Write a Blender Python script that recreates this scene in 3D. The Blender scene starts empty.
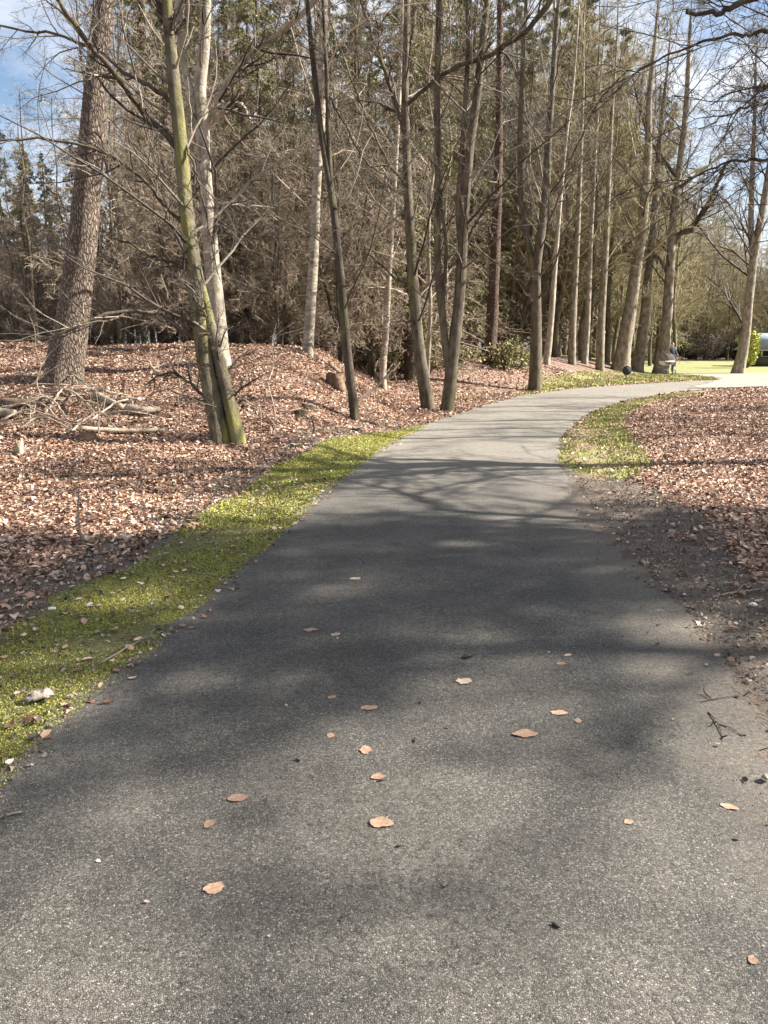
import bpy, math, random
import numpy as np
from mathutils import Vector
rng = np.random.default_rng(7)
random.seed(7)
PI = math.pi
scn = bpy.context.scene
COL = scn.collection

# ------------------------------------------------------------------ camera maths
F = 769.0; PITCH = math.radians(12.2); EYE = 1.55
def ray(px, py):
    u = (px-384)/F; v = (512-py)/F
    c, s = math.cos(PITCH), math.sin(PITCH)
    return np.array([u, c + v*s, -s + v*c])
def S(t):
    t = np.clip(t, 0, 1); return t*t*(3-2*t)
def H(x, y):
    x = np.asarray(x, float); y = np.asarray(y, float)
    a = 1.53*S((0.6-x)/2.9)*S((y-9)/10.5)*(1-0.62*S((y-21)/7))
    b = 0.95*S((y-22)/9)*S((2+0.55*(np.minimum(y, 46)-20)-x)/5)*(1-S((y-60)/20))
    w = S((-x-0.0)/2.0)*S((y-5)/6)
    c = w*(0.05*np.sin(x*1.3+y*0.7)+0.04*np.sin(x*2.9-y*1.9)+0.03*np.sin(x*0.8+y*2.3))
    return a + b + c
def plane(px, py, Y):
    d = ray(px, py); return np.array([0, 0, EYE]) + d*(Y/d[1])
def ground(px, py):
    d = ray(px, py); t = 1.0
    while t < 400:
        p = np.array([0, 0, EYE]) + d*t
        if p[2] <= H(p[0], p[1]): return np.array([p[0], p[1], float(H(p[0], p[1]))])
        t *= 1.002
    return p
def flat(px, py):
    d = ray(px, py); t = -EYE/d[2]; return (d[0]*t, d[1]*t)

# ------------------------------------------------------------------ object helpers
def link_mesh(name, me, parent=None):
    o = bpy.data.objects.new(name, me); COL.objects.link(o)
    if parent: o.parent = parent
    return o
def mesh_np(name, V, Fq, mats, smooth=False, idx=None):
    """V (n,3), Fq list of face arrays (m,k) (3 or 4)"""
    me = bpy.data.meshes.new(name)
    V = np.asarray(V, np.float32)
    fs = [np.asarray(f, np.int32) for f in Fq if len(f)]
    nl = sum(f.size for f in fs); nf = sum(len(f) for f in fs)
    me.vertices.add(len(V)); me.vertices.foreach_set('co', V.ravel())
    me.loops.add(nl); me.polygons.add(nf)
    me.loops.foreach_set('vertex_index', np.concatenate([f.ravel() for f in fs]))
    st = []; s = 0
    for f in fs:
        k = f.shape[1]; st.append(s + np.arange(len(f))*k); s += f.size
    me.polygons.foreach_set('loop_start', np.concatenate(st).astype(np.int32))
    if idx is not None: me.polygons.foreach_set('material_index', np.asarray(idx, np.int32))
    if smooth: me.polygons.foreach_set('use_smooth', np.ones(nf, bool))
    for m in (mats if isinstance(mats, (list, tuple)) else [mats]): me.materials.append(m)
    me.update(calc_edges=True)
    return me
def tag(o, label=None, cat=None, group=None, kind=None):
    if label: o['label'] = label
    if cat: o['category'] = cat
    if group: o['group'] = group
    if kind: o['kind'] = kind
    return o
def thing(name, loc, label, cat, group=None, rz=0):
    o = bpy.data.objects.new(name, None); COL.objects.link(o)
    o.location = loc; o.rotation_euler = (0, 0, rz); o.empty_display_size = 0.2
    return tag(o, label, cat, group)
def dup(root, loc, rz=0, sc=1.0, label=None, group=None, tilt=(0, 0)):
    r = root.copy(); COL.objects.link(r); r.location = loc
    r.rotation_euler = (tilt[0], tilt[1], rz); r.scale = (sc[0], sc[0], sc[1]) if isinstance(sc, tuple) else (sc, sc, sc)
    if label: r['label'] = label
    if group: r['group'] = group
    for ch in list(root.children):
        c = ch.copy(); COL.objects.link(c); c.parent = r
        for g in list(ch.children):
            d = g.copy(); COL.objects.link(d); d.parent = c
    return r

class Bag:
    def __init__(s): s.V = []; s.Q = []; s.T = []; s.n = 0
    def add(s, V, Q=None, T=None):
        V = np.asarray(V, float).reshape(-1, 3)
        if Q is not None and len(Q): s.Q.append(np.asarray(Q)+s.n)
        if T is not None and len(T): s.T.append(np.asarray(T)+s.n)
        s.V.append(V); s.n += len(V)
    def mesh(s, name, mat, smooth=False):
        fs = []
        if s.Q: fs.append(np.concatenate(s.Q))
        if s.T: fs.append(np.concatenate(s.T))
        return mesh_np(name, np.concatenate(s.V), fs, mat, smooth)
    def obj(s, name, mat, parent=None, smooth=False):
        return link_mesh(name, s.mesh(name, mat, smooth), parent)

def nrm(a): return a/np.maximum(np.linalg.norm(a, axis=-1, keepdims=True), 1e-9)

def tubes(P, R, sides, bag):
    """P (N,K,3) R (N,K) -> open tubes with pointed-ish ends"""
    N, K, _ = P.shape
    if N == 0: return
    T = np.empty_like(P); T[:, 1:-1] = P[:, 2:]-P[:, :-2]; T[:, 0] = P[:, 1]-P[:, 0]; T[:, -1] = P[:, -1]-P[:, -2]
    T = nrm(T)
    D = nrm(P[:, -1]-P[:, 0])
    ref = np.where(np.abs(D[:, 2:3]) > 0.8, np.array([[1., 0.13, 0]]), np.array([[0.05, 0.1, 1.]]))
    A = nrm(np.cross(T, ref[:, None, :])); B = np.cross(T, A)
    th = np.arange(sides)*2*PI/sides
    ring = A[:, :, None, :]*np.cos(th)[None, None, :, None] + B[:, :, None, :]*np.sin(th)[None, None, :, None]
    V = P[:, :, None, :] + ring*R[:, :, None, None]
    base = (np.arange(N)*K*sides)[:, None, None]
    k = (np.arange(K-1)*sides)[None, :, None]; j = np.arange(sides)[None, None, :]; j2 = (j+1) % sides
    a = base+k+j; b = base+k+j2; c = base+k+sides+j2; d = base+k+sides+j
    bag.add(V.reshape(-1, 3), np.stack([a, b, c, d], -1).reshape(-1, 4))

def grow(P, R, n, t0, t1, ang, ln, K=5, wig=0.15, up=0.0, rr=0.55, rmin=0.003, taper=0.3, rg=rng, absolute=False, tpow=0.6, bias=None):
    N, KP, _ = P.shape
    M = N*n
    ip = np.repeat(np.arange(N), n)
    st = (np.tile(np.arange(n), N)+rg.random(M))/n
    t = t0+(t1-t0)*st
    f = t*(KP-1); i0 = np.minimum(f.astype(int), KP-2); fr = (f-i0)[:, None]
    p0 = P[ip, i0]*(1-fr)+P[ip, i0+1]*fr
    r0 = R[ip, i0]*(1-fr[:, 0])+R[ip, i0+1]*fr[:, 0]
    T = nrm(P[ip, i0+1]-P[ip, i0])
    q = nrm(np.cross(T, nrm(rg.normal(size=(M, 3)))))
    if bias is not None:
        q = nrm(q + np.asarray(bias)[None, :]); q = nrm(q - T*(q*T).sum(-1, keepdims=True))
    a = np.radians(ang*(0.75+0.5*rg.random(M)))[:, None]
    d = nrm(np.cos(a)*T+np.sin(a)*q)
    PL = np.linalg.norm(P[:, 1:]-P[:, :-1], axis=-1).sum(1)[ip]
    L = (ln if absolute else ln*PL)*(0.55+0.75*rg.random(M))*(1-tpow*t)
    step = (L/(K-1))[:, None]
    out = np.empty((M, K, 3)); out[:, 0] = p0
    for k in range(1, K):
        d = nrm(d+wig*rg.normal(size=(M, 3))+np.array([0, 0, up]))
        out[:, k] = out[:, k-1]+d*step
    rs = np.maximum(r0*rr*(0.7+0.5*rg.random(M)), rmin)
    prof = 1-(1-taper)*np.linspace(0, 1, K)
    return out, np.maximum(rs[:, None]*prof[None, :], rmin*0.7)

def smooth_line(pts, n):
    pts = np.asarray(pts, float)
    P = np.vstack([2*pts[0]-pts[1], pts, 2*pts[-1]-pts[-2]])
    m = len(pts)-1; out = []
    for s in np.linspace(0, m, n):
        i = min(int(s), m-1); t = s-i
        p0, p1, p2, p3 = P[i], P[i+1], P[i+2], P[i+3]
        out.append(0.5*((2*p1)+(-p0+p2)*t+(2*p0-5*p1+4*p2-p3)*t*t+(-p0+3*p1-3*p2+p3)*t**3))
    return np.array(out)

def trunk_tube(P, R, sides, bag, flare=0.5, rough=0.04, rg=rng, lobes=5):
    P = np.asarray(P, float); R = np.asarray(R, float); K = len(P)
    T = np.empty_like(P); T[1:-1] = P[2:]-P[:-2]; T[0] = P[1]-P[0]; T[-1] = P[-1]-P[-2]; T = nrm(T)
    A = nrm(np.cross(T, np.array([[0.2, 1., 0]]))); B = np.cross(T, A)
    th = np.arange(sides)*2*PI/sides
    zz = P[:, 2]-P[0, 2]
    ph = rg.random(4)*6
    fl = flare*np.exp(-zz/(2.2*R[0]))[:, None]*(1+0.55*np.sin(lobes*th+ph[0])+0.25*np.sin((lobes-2)*th+ph[1]))[None, :]
    lump = rough*(np.sin(3*th[None, :]+zz[:, None]*1.7+ph[2])+0.7*np.sin(2*th[None, :]-zz[:, None]*3.1+ph[3])) + rough*0.5*rg.normal(size=(K, sides))
    rr = R[:, None]*(1+fl+lump)
    V = P[:, None, :]+rr[:, :, None]*(A[:, None, :]*np.cos(th)[None, :, None]+B[:, None, :]*np.sin(th)[None, :, None])
    k = (np.arange(K-1)*sides)[:, None]; j = np.arange(sides)[None, :]; j2 = (j+1) % sides
    bag.add(V.reshape(-1, 3), np.stack([k+j, k+j2, k+sides+j2, k+sides+j], -1).reshape(-1, 4))

# ------------------------------------------------------------------ materials
def newmat(name):
    m = bpy.data.materials.new(name); m.use_nodes = True
    nt = m.node_tree; b = nt.nodes['Principled BSDF']; return m, nt, b
def nd(nt, t, **kw):
    n = nt.nodes.new(t)
    for k, v in kw.items(): setattr(n, k, v)
    return n
def ramp(nt, stops, src=None, interp='LINEAR'):
    r = nd(nt, 'ShaderNodeValToRGB'); r.color_ramp.interpolation = interp
    els = r.color_ramp.elements
    while len(els) < len(stops): els.new(0.5)
    for e, (p, c) in zip(els, stops):
        e.position = p; e.color = (*c, 1) if len(c) == 3 else c
    if src is not None: nt.links.new(src, r.inputs[0])
    return r.outputs[0]
def mix(nt, f, a, b, mode='MIX'):
    m = nd(nt, 'ShaderNodeMix', data_type='RGBA', blend_type=mode)
    for s, v in ((m.inputs[0], f), (m.inputs[6], a), (m.inputs[7], b)):
        if isinstance(v, (int, float)): s.default_value = v
        elif isinstance(v, tuple): s.default_value = (*v, 1)
        else: nt.links.new(v, s)
    return m.outputs[2]
def noise(nt, vec, scale, detail=4, rough=0.55, out=0):
    n = nd(nt, 'ShaderNodeTexNoise'); n.inputs['Scale'].default_value = scale
    n.inputs['Detail'].default_value = detail; n.inputs['Roughness'].default_value = rough
    if vec is not None: nt.links.new(vec, n.inputs['Vector'])
    return n.outputs[out]
def voro(nt, vec, scale, out='Color', feature='F1', rand=1.0):
    n = nd(nt, 'ShaderNodeTexVoronoi'); n.feature = feature; n.inputs['Scale'].default_value = scale
    n.inputs['Randomness'].default_value = rand
    if vec is not None: nt.links.new(vec, n.inputs['Vector'])
    return n.outputs[out]
def math_(nt, op, a, b=None):
    m = nd(nt, 'ShaderNodeMath', operation=op)
    for i, v in enumerate((a, b)):
        if v is None: continue
        if isinstance(v, (int, float)): m.inputs[i].default_value = v
        else: nt.links.new(v, m.inputs[i])
    return m.outputs[0]
def bump(nt, b, h, strength, dist):
    n = nd(nt, 'ShaderNodeBump'); n.inputs['Strength'].default_value = strength; n.inputs['Distance'].default_value = dist
    nt.links.new(h, n.inputs['Height']); nt.links.new(n.outputs[0], b.inputs['Normal'])
def coord(nt, scale=None, out='Object'):
    t = nd(nt, 'ShaderNodeTexCoord')
    if scale is None: return t.outputs[out]
    m = nd(nt, 'ShaderNodeMapping'); m.inputs['Scale'].default_value = scale
    nt.links.new(t.outputs[out], m.inputs['Vector']); return m.outputs[0]
def setv(b, **k):
    for n, v in k.items():
        s = b.inputs[n.replace('_', ' ')]
        s.default_value = (*v, 1) if isinstance(v, tuple) and len(v) == 3 else v

def bark(name, c1, c2, c3=None, moss=0.0, kind='smooth', rough=0.85, mosscol=(0.20, 0.205, 0.065)):
    m, nt, b = newmat(name); L = nt.links
    if kind == 'plate':
        v = coord(nt, (1, 1, 0.35)); dist = noise(nt, v, 6, 3, out=1)
        vv = mix(nt, 0.10, v, dist); e = voro(nt, vv, 27, 'Distance', 'DISTANCE_TO_EDGE')
        cr = ramp(nt, [(0.0, (0, 0, 0)), (0.22, (1, 1, 1))], e)
        col = mix(nt, cr, tuple(x*0.45 for x in c1), mix(nt, noise(nt, v, 9, 6), c1, c2))
        h = math_(nt, 'ADD', cr, math_(nt, 'MULTIPLY', noise(nt, v, 40, 4), 0.5)); bs, bd = 1.0, 0.03
    elif kind == 'birch':
        v = coord(nt, (1, 1, 2.6)); n1 = noise(nt, v, 5, 6, 0.7)
        col = ramp(nt, [(0.40, c2), (0.56, c1), (1, c1)], n1); h = noise(nt, v, 14, 5); bs, bd = 0.5, 0.02
    else:
        v = coord(nt, (1, 1, 0.5)); n1 = noise(nt, v, 7, 6, 0.65)
        col = ramp(nt, [(0.33, c1), (0.62, c2)], n1); h = noise(nt, coord(nt, (1, 1, 0.7)), 26, 6, 0.75); bs, bd = 0.9, 0.03
    if c3:
        col = mix(nt, ramp(nt, [(0.52, (0, 0, 0)), (0.6, (1, 1, 1))], noise(nt, coord(nt), 3.2, 5, 0.7)), col, c3)
    if moss > 0:
        mm = ramp(nt, [(0.62-moss*0.5, (0, 0, 0)), (0.75-moss*0.35, (1, 1, 1))], noise(nt, coord(nt, (1, 1, 0.18)), 4.5, 6, 0.6))
        col = mix(nt, mm, col, mosscol)
    oi = nd(nt, 'ShaderNodeObjectInfo'); hv = nd(nt, 'ShaderNodeHueSaturation')
    mr = nd(nt, 'ShaderNodeMapRange'); mr.inputs[3].default_value = 0.8; mr.inputs[4].default_value = 1.2
    L.new(oi.outputs['Random'], mr.inputs[0]); L.new(mr.outputs[0], hv.inputs['Value']); L.new(col, hv.inputs['Color'])
    L.new(hv.outputs[0], b.inputs['Base Color']); setv(b, Roughness=rough); b.inputs['Specular IOR Level'].default_value = 0.25
    bump(nt, b, h, bs, bd)
    return m
M = {}
M['beech'] = bark('beech_bark', (0.045, 0.036, 0.026), (0.15, 0.122, 0.085), moss=0.12, mosscol=(0.16, 0.16, 0.06))
M['beech_moss'] = bark('mossy_beech_bark', (0.06, 0.05, 0.035), (0.20, 0.17, 0.115), moss=0.24, mosscol=(0.25, 0.24, 0.07))
M['pale'] = bark('pale_bark', (0.36, 0.31, 0.25), (0.12, 0.10, 0.075), c3=(0.22, 0.20, 0.13), kind='birch')
M['pale_beech'] = bark('pale_beech_bark', (0.15, 0.125, 0.095), (0.44, 0.385, 0.31), c3=(0.24, 0.215, 0.15))
M['tall'] = bark('tall_trunk_bark', (0.09, 0.07, 0.05), (0.30, 0.255, 0.19), moss=0.08)
M['pine'] = bark('plated_pine_bark', (0.17, 0.125, 0.095), (0.33, 0.26, 0.20), kind='plate')
M['red'] = bark('red_brown_bark', (0.12, 0.07, 0.048), (0.26, 0.17, 0.125), kind='plate')
M['dark'] = bark('dark_bark', (0.04, 0.031, 0.023), (0.12, 0.095, 0.068), moss=0.1)
M['dead'] = bark('dead_wood', (0.20, 0.15, 0.11), (0.46, 0.38, 0.29))
M['rot'] = bark('rotten_wood', (0.07, 0.045, 0.03), (0.27, 0.18, 0.12))

def twigmat(name, stops):
    m, nt, b = newmat(name)
    g = nd(nt, 'ShaderNodeNewGeometry'); c = ramp(nt, stops, g.outputs['Random Per Island'])
    nt.links.new(c, b.inputs['Base Color']); setv(b, Roughness=0.7); b.inputs['Specular IOR Level'].default_value = 0.3
    return m
M['twig'] = twigmat('twig', [(0, (0.025, 0.019, 0.014)), (0.6, (0.06, 0.046, 0.034)), (0.85, (0.15, 0.12, 0.09)), (1, (0.38, 0.32, 0.25))])
M['twig_pale'] = twigmat('pale_twig', [(0, (0.07, 0.05, 0.035)), (0.5, (0.24, 0.18, 0.125)), (0.82, (0.42, 0.34, 0.245)), (1, (0.68, 0.60, 0.47))])
M['twig_olive'] = twigmat('olive_twig', [(0, (0.10, 0.08, 0.04)), (0.5, (0.27, 0.22, 0.12)), (1, (0.44, 0.38, 0.22))])
M['needle'] = twigmat('needles', [(0, (0.06, 0.06, 0.022)), (0.5, (0.15, 0.15, 0.06)), (0.85, (0.26, 0.24, 0.11)), (1, (0.26, 0.20, 0.12))])
M['needle_light'] = twigmat('light_needles', [(0, (0.09, 0.09, 0.032)), (0.5, (0.21, 0.20, 0.08)), (0.85, (0.31, 0.285, 0.14)), (1, (0.30, 0.24, 0.15))])
M['leaf_green'] = twigmat('spring_leaves', [(0, (0.28, 0.30, 0.06)), (0.6, (0.44, 0.44, 0.11)), (1, (0.56, 0.55, 0.2))])
M['litter'] = twigmat('fallen_leaves', [(0, (0.07, 0.034, 0.02)), (0.22, (0.20, 0.10, 0.06)), (0.5, (0.38, 0.225, 0.142)), (0.8, (0.53, 0.365, 0.26)), (0.96, (0.62, 0.47, 0.36)), (1, (0.74, 0.64, 0.54))])
for k in ('litter',):
    M[k].node_tree.nodes['Principled BSDF'].inputs['Roughness'].default_value = 0.5
M['moss'] = twigmat('moss_blades', [(0, (0.10, 0.10, 0.02)), (0.5, (0.33, 0.335, 0.055)), (0.85, (0.50, 0.475, 0.11)), (1, (0.42, 0.36, 0.17))])
M['grass'] = twigmat('grass_blades', [(0, (0.12, 0.13, 0.03)), (0.5, (0.26, 0.28, 0.06)), (0.85, (0.38, 0.39, 0.11)), (1, (0.5, 0.42, 0.2))])
M['hedge'] = twigmat('hedge_leaves', [(0, (0.02, 0.025, 0.012)), (0.6, (0.045, 0.05, 0.025)), (1, (0.09, 0.08, 0.05))])
M['chips'] = twigmat('bark_chips', [(0, (0.05, 0.035, 0.026)), (0.5, (0.14, 0.10, 0.075)), (0.85, (0.28, 0.21, 0.16)), (0.98, (0.44, 0.38, 0.32)), (1, (0.62, 0.57, 0.5))])

# ground (leaf-strewn soil)
def litter_ground():
    m, nt, b = newmat('litter_ground'); L = nt.links
    v = coord(nt); vd = mix(nt, 0.04, v, noise(nt, v, 9, 3, out=1))
    c = voro(nt, vd, 17, 'Color'); sep = nd(nt, 'ShaderNodeSeparateColor'); L.new(c, sep.inputs[0])
    col = ramp(nt, [(0, (0.08, 0.045, 0.03)), (0.3, (0.22, 0.125, 0.085)), (0.6, (0.36, 0.225, 0.16)), (0.85, (0.46, 0.31, 0.23)), (1, (0.6, 0.47, 0.36))], sep.outputs[0])
    d = voro(nt, vd, 17, 'Distance')
    dk = ramp(nt, [(0.35, (1, 1, 1)), (0.75, (0.25, 0.2, 0.18))], d)
    col = mix(nt, 1.0, col, dk, 'MULTIPLY')
    big = ramp(nt, [(0.35, (0.72, 0.7, 0.68)), (0.7, (1.1, 1.08, 1.05))], noise(nt, v, 0.7, 5, 0.6))
    col = mix(nt, 1.0, col, big, 'MULTIPLY')
    L.new(col, b.inputs['Base Color']); setv(b, Roughness=0.8)
    bump(nt, b, math_(nt, 'ADD', sep.outputs[1], math_(nt, 'MULTIPLY', d, -1.0)), 1.0, 0.03)
    return m
M['ground'] = litter_ground()
def soil():
    m, nt, b = newmat('soil'); L = nt.links; v = coord(nt)
    n1 = noise(nt, v, 3.5, 6, 0.65); n2 = noise(nt, v, 60, 5, 0.7)
    col = mix(nt, ramp(nt, [(0.35, (0, 0, 0)), (0.65, (1, 1, 1))], n1), (0.075, 0.056, 0.041), (0.185, 0.145, 0.108))
    col = mix(nt, ramp(nt, [(0.45, (0, 0, 0)), (0.75, (0.6, 0.6, 0.6))], n2), col, (0.24, 0.19, 0.145))
    L.new(col, b.inputs['Base Color']); setv(b, Roughness=0.9)
    bump(nt, b, math_(nt, 'ADD', n2, math_(nt, 'MULTIPLY', voro(nt, v, 45, 'Distance'), 0.6)), 1.0, 0.02)
    return m
M['soil'] = soil()
def mossbase():
    m, nt, b = newmat('moss_base'); L = nt.links; v = coord(nt)
    n1 = noise(nt, v, 4, 6, 0.65); n2 = noise(nt, v, 90, 4, 0.7)
    g = mix(nt, n2, (0.09, 0.095, 0.02), (0.28, 0.29, 0.05))
    col = mix(nt, ramp(nt, [(0.36, (0, 0, 0)), (0.58, (0.9, 0.9, 0.9))], noise(nt, v, 30, 7, 0.8)), mix(nt, n2, (0.045, 0.032, 0.022), (0.16, 0.12, 0.08)), g)
    L.new(col, b.inputs['Base Color']); setv(b, Roughness=0.95)
    bump(nt, b, n2, 1.0, 0.02); return m
M['mossbase'] = mossbase()
def lawnmat():
    m, nt, b = newmat('lawn_turf'); L = nt.links; v = coord(nt)
    n1 = noise(nt, v, 0.5, 6, 0.6); n2 = noise(nt, v, 14, 4, 0.7)
    col = mix(nt, n1, (0.15, 0.18, 0.05), (0.25, 0.27, 0.085)); col = mix(nt, n2, col, (0.24, 0.23, 0.09))
    L.new(col, b.inputs['Base Color']); setv(b, Roughness=0.9); bump(nt, b, n2, 1.0, 0.04); return m
M['lawn'] = lawnmat()
def vergemat():
    m, nt, b = newmat('verge_turf'); L = nt.links; v = coord(nt)
    n1 = noise(nt, v, 2.2, 6, 0.7); n2 = noise(nt, v, 20, 4, 0.7)
    g = mix(nt, n2, (0.13, 0.15, 0.035), (0.30, 0.30, 0.09)); br = mix(nt, n2, (0.14, 0.085, 0.055), (0.36, 0.23, 0.16))
    col = mix(nt, ramp(nt, [(0.42, (0, 0, 0)), (0.58, (1, 1, 1))], n1), g, br)
    L.new(col, b.inputs['Base Color']); setv(b, Roughness=0.9); bump(nt, b, n2, 1.0, 0.04); return m
M['verge'] = vergemat()
def gravelmat():
    m, nt, b = newmat('pale_gravel'); L = nt.links; v = coord(nt)
    n1 = noise(nt, v, 1.5, 6, 0.6); n2 = noise(nt, v, 30, 4, 0.7)
    col = mix(nt, n1, (0.22, 0.19, 0.155), (0.36, 0.32, 0.27)); col = mix(nt, math_(nt, 'MULTIPLY', n2, 0.6), col, (0.25, 0.2, 0.16))
    L.new(col, b.inputs['Base Color']); setv(b, Roughness=0.9); bump(nt, b, n2, 0.6, 0.02); return m
M['gravel'] = gravelmat()
def asphalt():
    m, nt, b = newmat('weathered_asphalt'); L = nt.links; v = coord(nt)
    sep = nd(nt, 'ShaderNodeSeparateColor'); L.new(voro(nt, v, 185, 'Color'), sep.inputs[0])
    sep2 = nd(nt, 'ShaderNodeSeparateColor'); L.new(voro(nt, v, 320, 'Color'), sep2.inputs[0])
    st = ramp(nt, [(0, (0.018, 0.016, 0.014)), (0.42, (0.058, 0.052, 0.044)), (0.75, (0.15, 0.134, 0.112)), (0.95, (0.29, 0.265, 0.228)), (1, (0.48, 0.45, 0.40))], sep.outputs[0])
    st2 = ramp(nt, [(0, (0.03, 0.027, 0.023)), (0.6, (0.11, 0.10, 0.085)), (0.92, (0.26, 0.235, 0.2)), (1, (0.5, 0.47, 0.43))], sep2.outputs[1])
    col = mix(nt, 0.45, st, st2)
    gap = ramp(nt, [(0.0, (0.35, 0.35, 0.35)), (0.18, (1, 1, 1))], voro(nt, v, 185, 'Distance', 'DISTANCE_TO_EDGE'))
    col = mix(nt, 0.45, col, gap, 'MULTIPLY')
    # worn pale dusting, in broad patches
    n = noise(nt, v, 0.8, 6, 0.62); n_f = noise(nt, v, 35, 4, 0.7)
    pale = math_(nt, 'MULTIPLY', ramp(nt, [(0.40, (0, 0, 0)), (0.66, (1, 1, 1))], n), ramp(nt, [(0.4, (0, 0, 0)), (0.7, (1, 1, 1))], n_f))
    col = mix(nt, math_(nt, 'MULTIPLY', pale, 0.7), col, (0.30, 0.265, 0.215))
    stn = ramp(nt, [(0.38, (0.72, 0.72, 0.72)), (0.55, (1, 1, 1)), (0.75, (1.18, 1.17, 1.15))], noise(nt, v, 2.3, 7, 0.68))
    col = mix(nt, 1.0, col, stn, 'MULTIPLY')
    # soil tread at the verges (vertex attribute 'edge')
    at = nd(nt, 'ShaderNodeAttribute', attribute_name='edge')
    e = math_(nt, 'ADD', at.outputs['Fac'], math_(nt, 'MULTIPLY', math_(nt, 'SUBTRACT', noise(nt, v, 3.0, 6, 0.7), 0.5), 1.1))
    em = ramp(nt, [(0.5, (0, 0, 0)), (0.9, (0.7, 0.7, 0.7))], e)
    dirt = mix(nt, ramp(nt, [(0.38, (0, 0, 0)), (0.62, (1, 1, 1))], noise(nt, v, 60, 6, 0.8)), (0.06, 0.048, 0.038), (0.27, 0.23, 0.18))
    col = mix(nt, em, col, dirt)
    # fine cracks
    vd = mix(nt, 0.25, v, noise(nt, v, 2.2, 4, out=1))
    ck = ramp(nt, [(0.0, (0.3, 0.3, 0.3)), (0.006, (1, 1, 1))], voro(nt, vd, 0.55, 'Distance', 'DISTANCE_TO_EDGE'))
    col = mix(nt, 0.0, col, ck, 'MULTIPLY')
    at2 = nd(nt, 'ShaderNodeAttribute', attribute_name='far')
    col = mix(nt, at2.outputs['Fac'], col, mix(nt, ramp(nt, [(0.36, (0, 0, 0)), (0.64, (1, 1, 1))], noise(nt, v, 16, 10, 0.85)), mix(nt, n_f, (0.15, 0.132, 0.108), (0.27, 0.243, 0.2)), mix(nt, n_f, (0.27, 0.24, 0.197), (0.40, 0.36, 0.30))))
    L.new(col, b.inputs['Base Color'])
    setv(b, Roughness=0.72); b.inputs['Specular IOR Level'].default_value = 0.4
    h = math_(nt, 'ADD', sep.outputs[2], math_(nt, 'MULTIPLY', n_f, 0.8))
    h = math_(nt, 'ADD', h, math_(nt, 'MULTIPLY', gap, 1.0))
    bump(nt, b, h, 1.0, 0.0045)
    return m
M['asphalt'] = asphalt()
def plain(name, c, r=0.6, v=0.12, sc=20, metal=0.0):
    m, nt, b = newmat(name)
    col = mix(nt, noise(nt, coord(nt), sc, 5), tuple(x*(1-v) for x in c), tuple(min(1, x*(1+v)) for x in c))
    nt.links.new(col, b.inputs['Base Color']); setv(b, Roughness=r, Metallic=metal); return m

# ------------------------------------------------------------------ setting: ground sheets
def sgrid(lo, hi, n, p, c):
    t = np.linspace(-1, 1, n); s = np.sign(t)*np.abs(t)**p
    return np.where(s < 0, c+(c-lo)*s, c+(hi-c)*s)
def near_ring(d): return None
def ground_sheet():
    xs = sgrid(-420, 420, 321, 2.6, 0.0); ys = sgrid(-120, 520, 361, 2.6, 14.0)
    X, Y = np.meshgrid(xs, ys, indexing='xy'); Z = H(X, Y)
    V = np.stack([X, Y, Z], -1).reshape(-1, 3); nx, ny = len(xs), len(ys)
    i = (np.arange(ny-1)*nx)[:, None]+np.arange(nx-1)[None, :]
    Q = np.stack([i, i+1, i+nx+1, i+nx], -1).reshape(-1, 4)
    o = link_mesh('ground', mesh_np('ground', V, [Q], M['ground'], True)); tag(o, kind='structure', label='brown leaf covered woodland floor rising to a low bank', cat='ground')
ground_sheet()

# path edges traced in the photograph, laid out on the ground plane
Lpx = [(0, 780), (78, 702), (135, 661), (190, 611), (240, 567), (294, 521), (323, 492), (377, 454), (427, 425), (473, 410), (517, 397), (574, 389), (630, 385), (680, 382), (730, 380), (800, 378)]
Rpx = [(800, 800), (745, 712), (705, 660), (665, 610), (625, 567), (590, 521), (572, 492), (562, 462), (562, 437), (575, 422), (600, 408.5), (630, 400), (672, 393), (712, 389.5), (768, 387.5), (860, 387)]
LE = np.array([(-2.0, -6.0), (-1.75, -1.5), (-1.6, 1.0)]+[flat(*p) for p in Lpx])
RE = np.array([(1.7, -6.0), (1.6, -1.5), (1.5, 1.0)]+[flat(*p) for p in Rpx])
LEw, REw = LE.copy(), RE.copy()
def rows(n=1400):
    m = len(LE)
    A = smooth_line(LE, 900); B = smooth_line(RE, 900)
    mid = (A+B)/2; d = np.maximum(np.linalg.norm(mid, axis=1), 1.5)
    seg = np.linalg.norm(mid[1:]-mid[:-1], axis=1)/(0.5*(d[1:]+d[:-1]))
    s = np.concatenate([[0], np.cumsum(seg)]); q = np.linspace(0, s[-1], n)
    return np.stack([np.interp(q, s, A[:, k]) for k in (0, 1)], 1), np.stack([np.interp(q, s, B[:, k]) for k in (0, 1)], 1)
PL_, PR_ = rows()
def jitter(n, amp, rg=rng):
    out = np.zeros(n); 
    for sc in (3, 7, 15, 40, 110):
        k = rg.normal(size=n//sc+3); out += np.interp(np.arange(n)/sc, np.arange(len(k)), k)*math.sqrt(sc)/5
    return out*amp/np.std(out)
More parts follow.
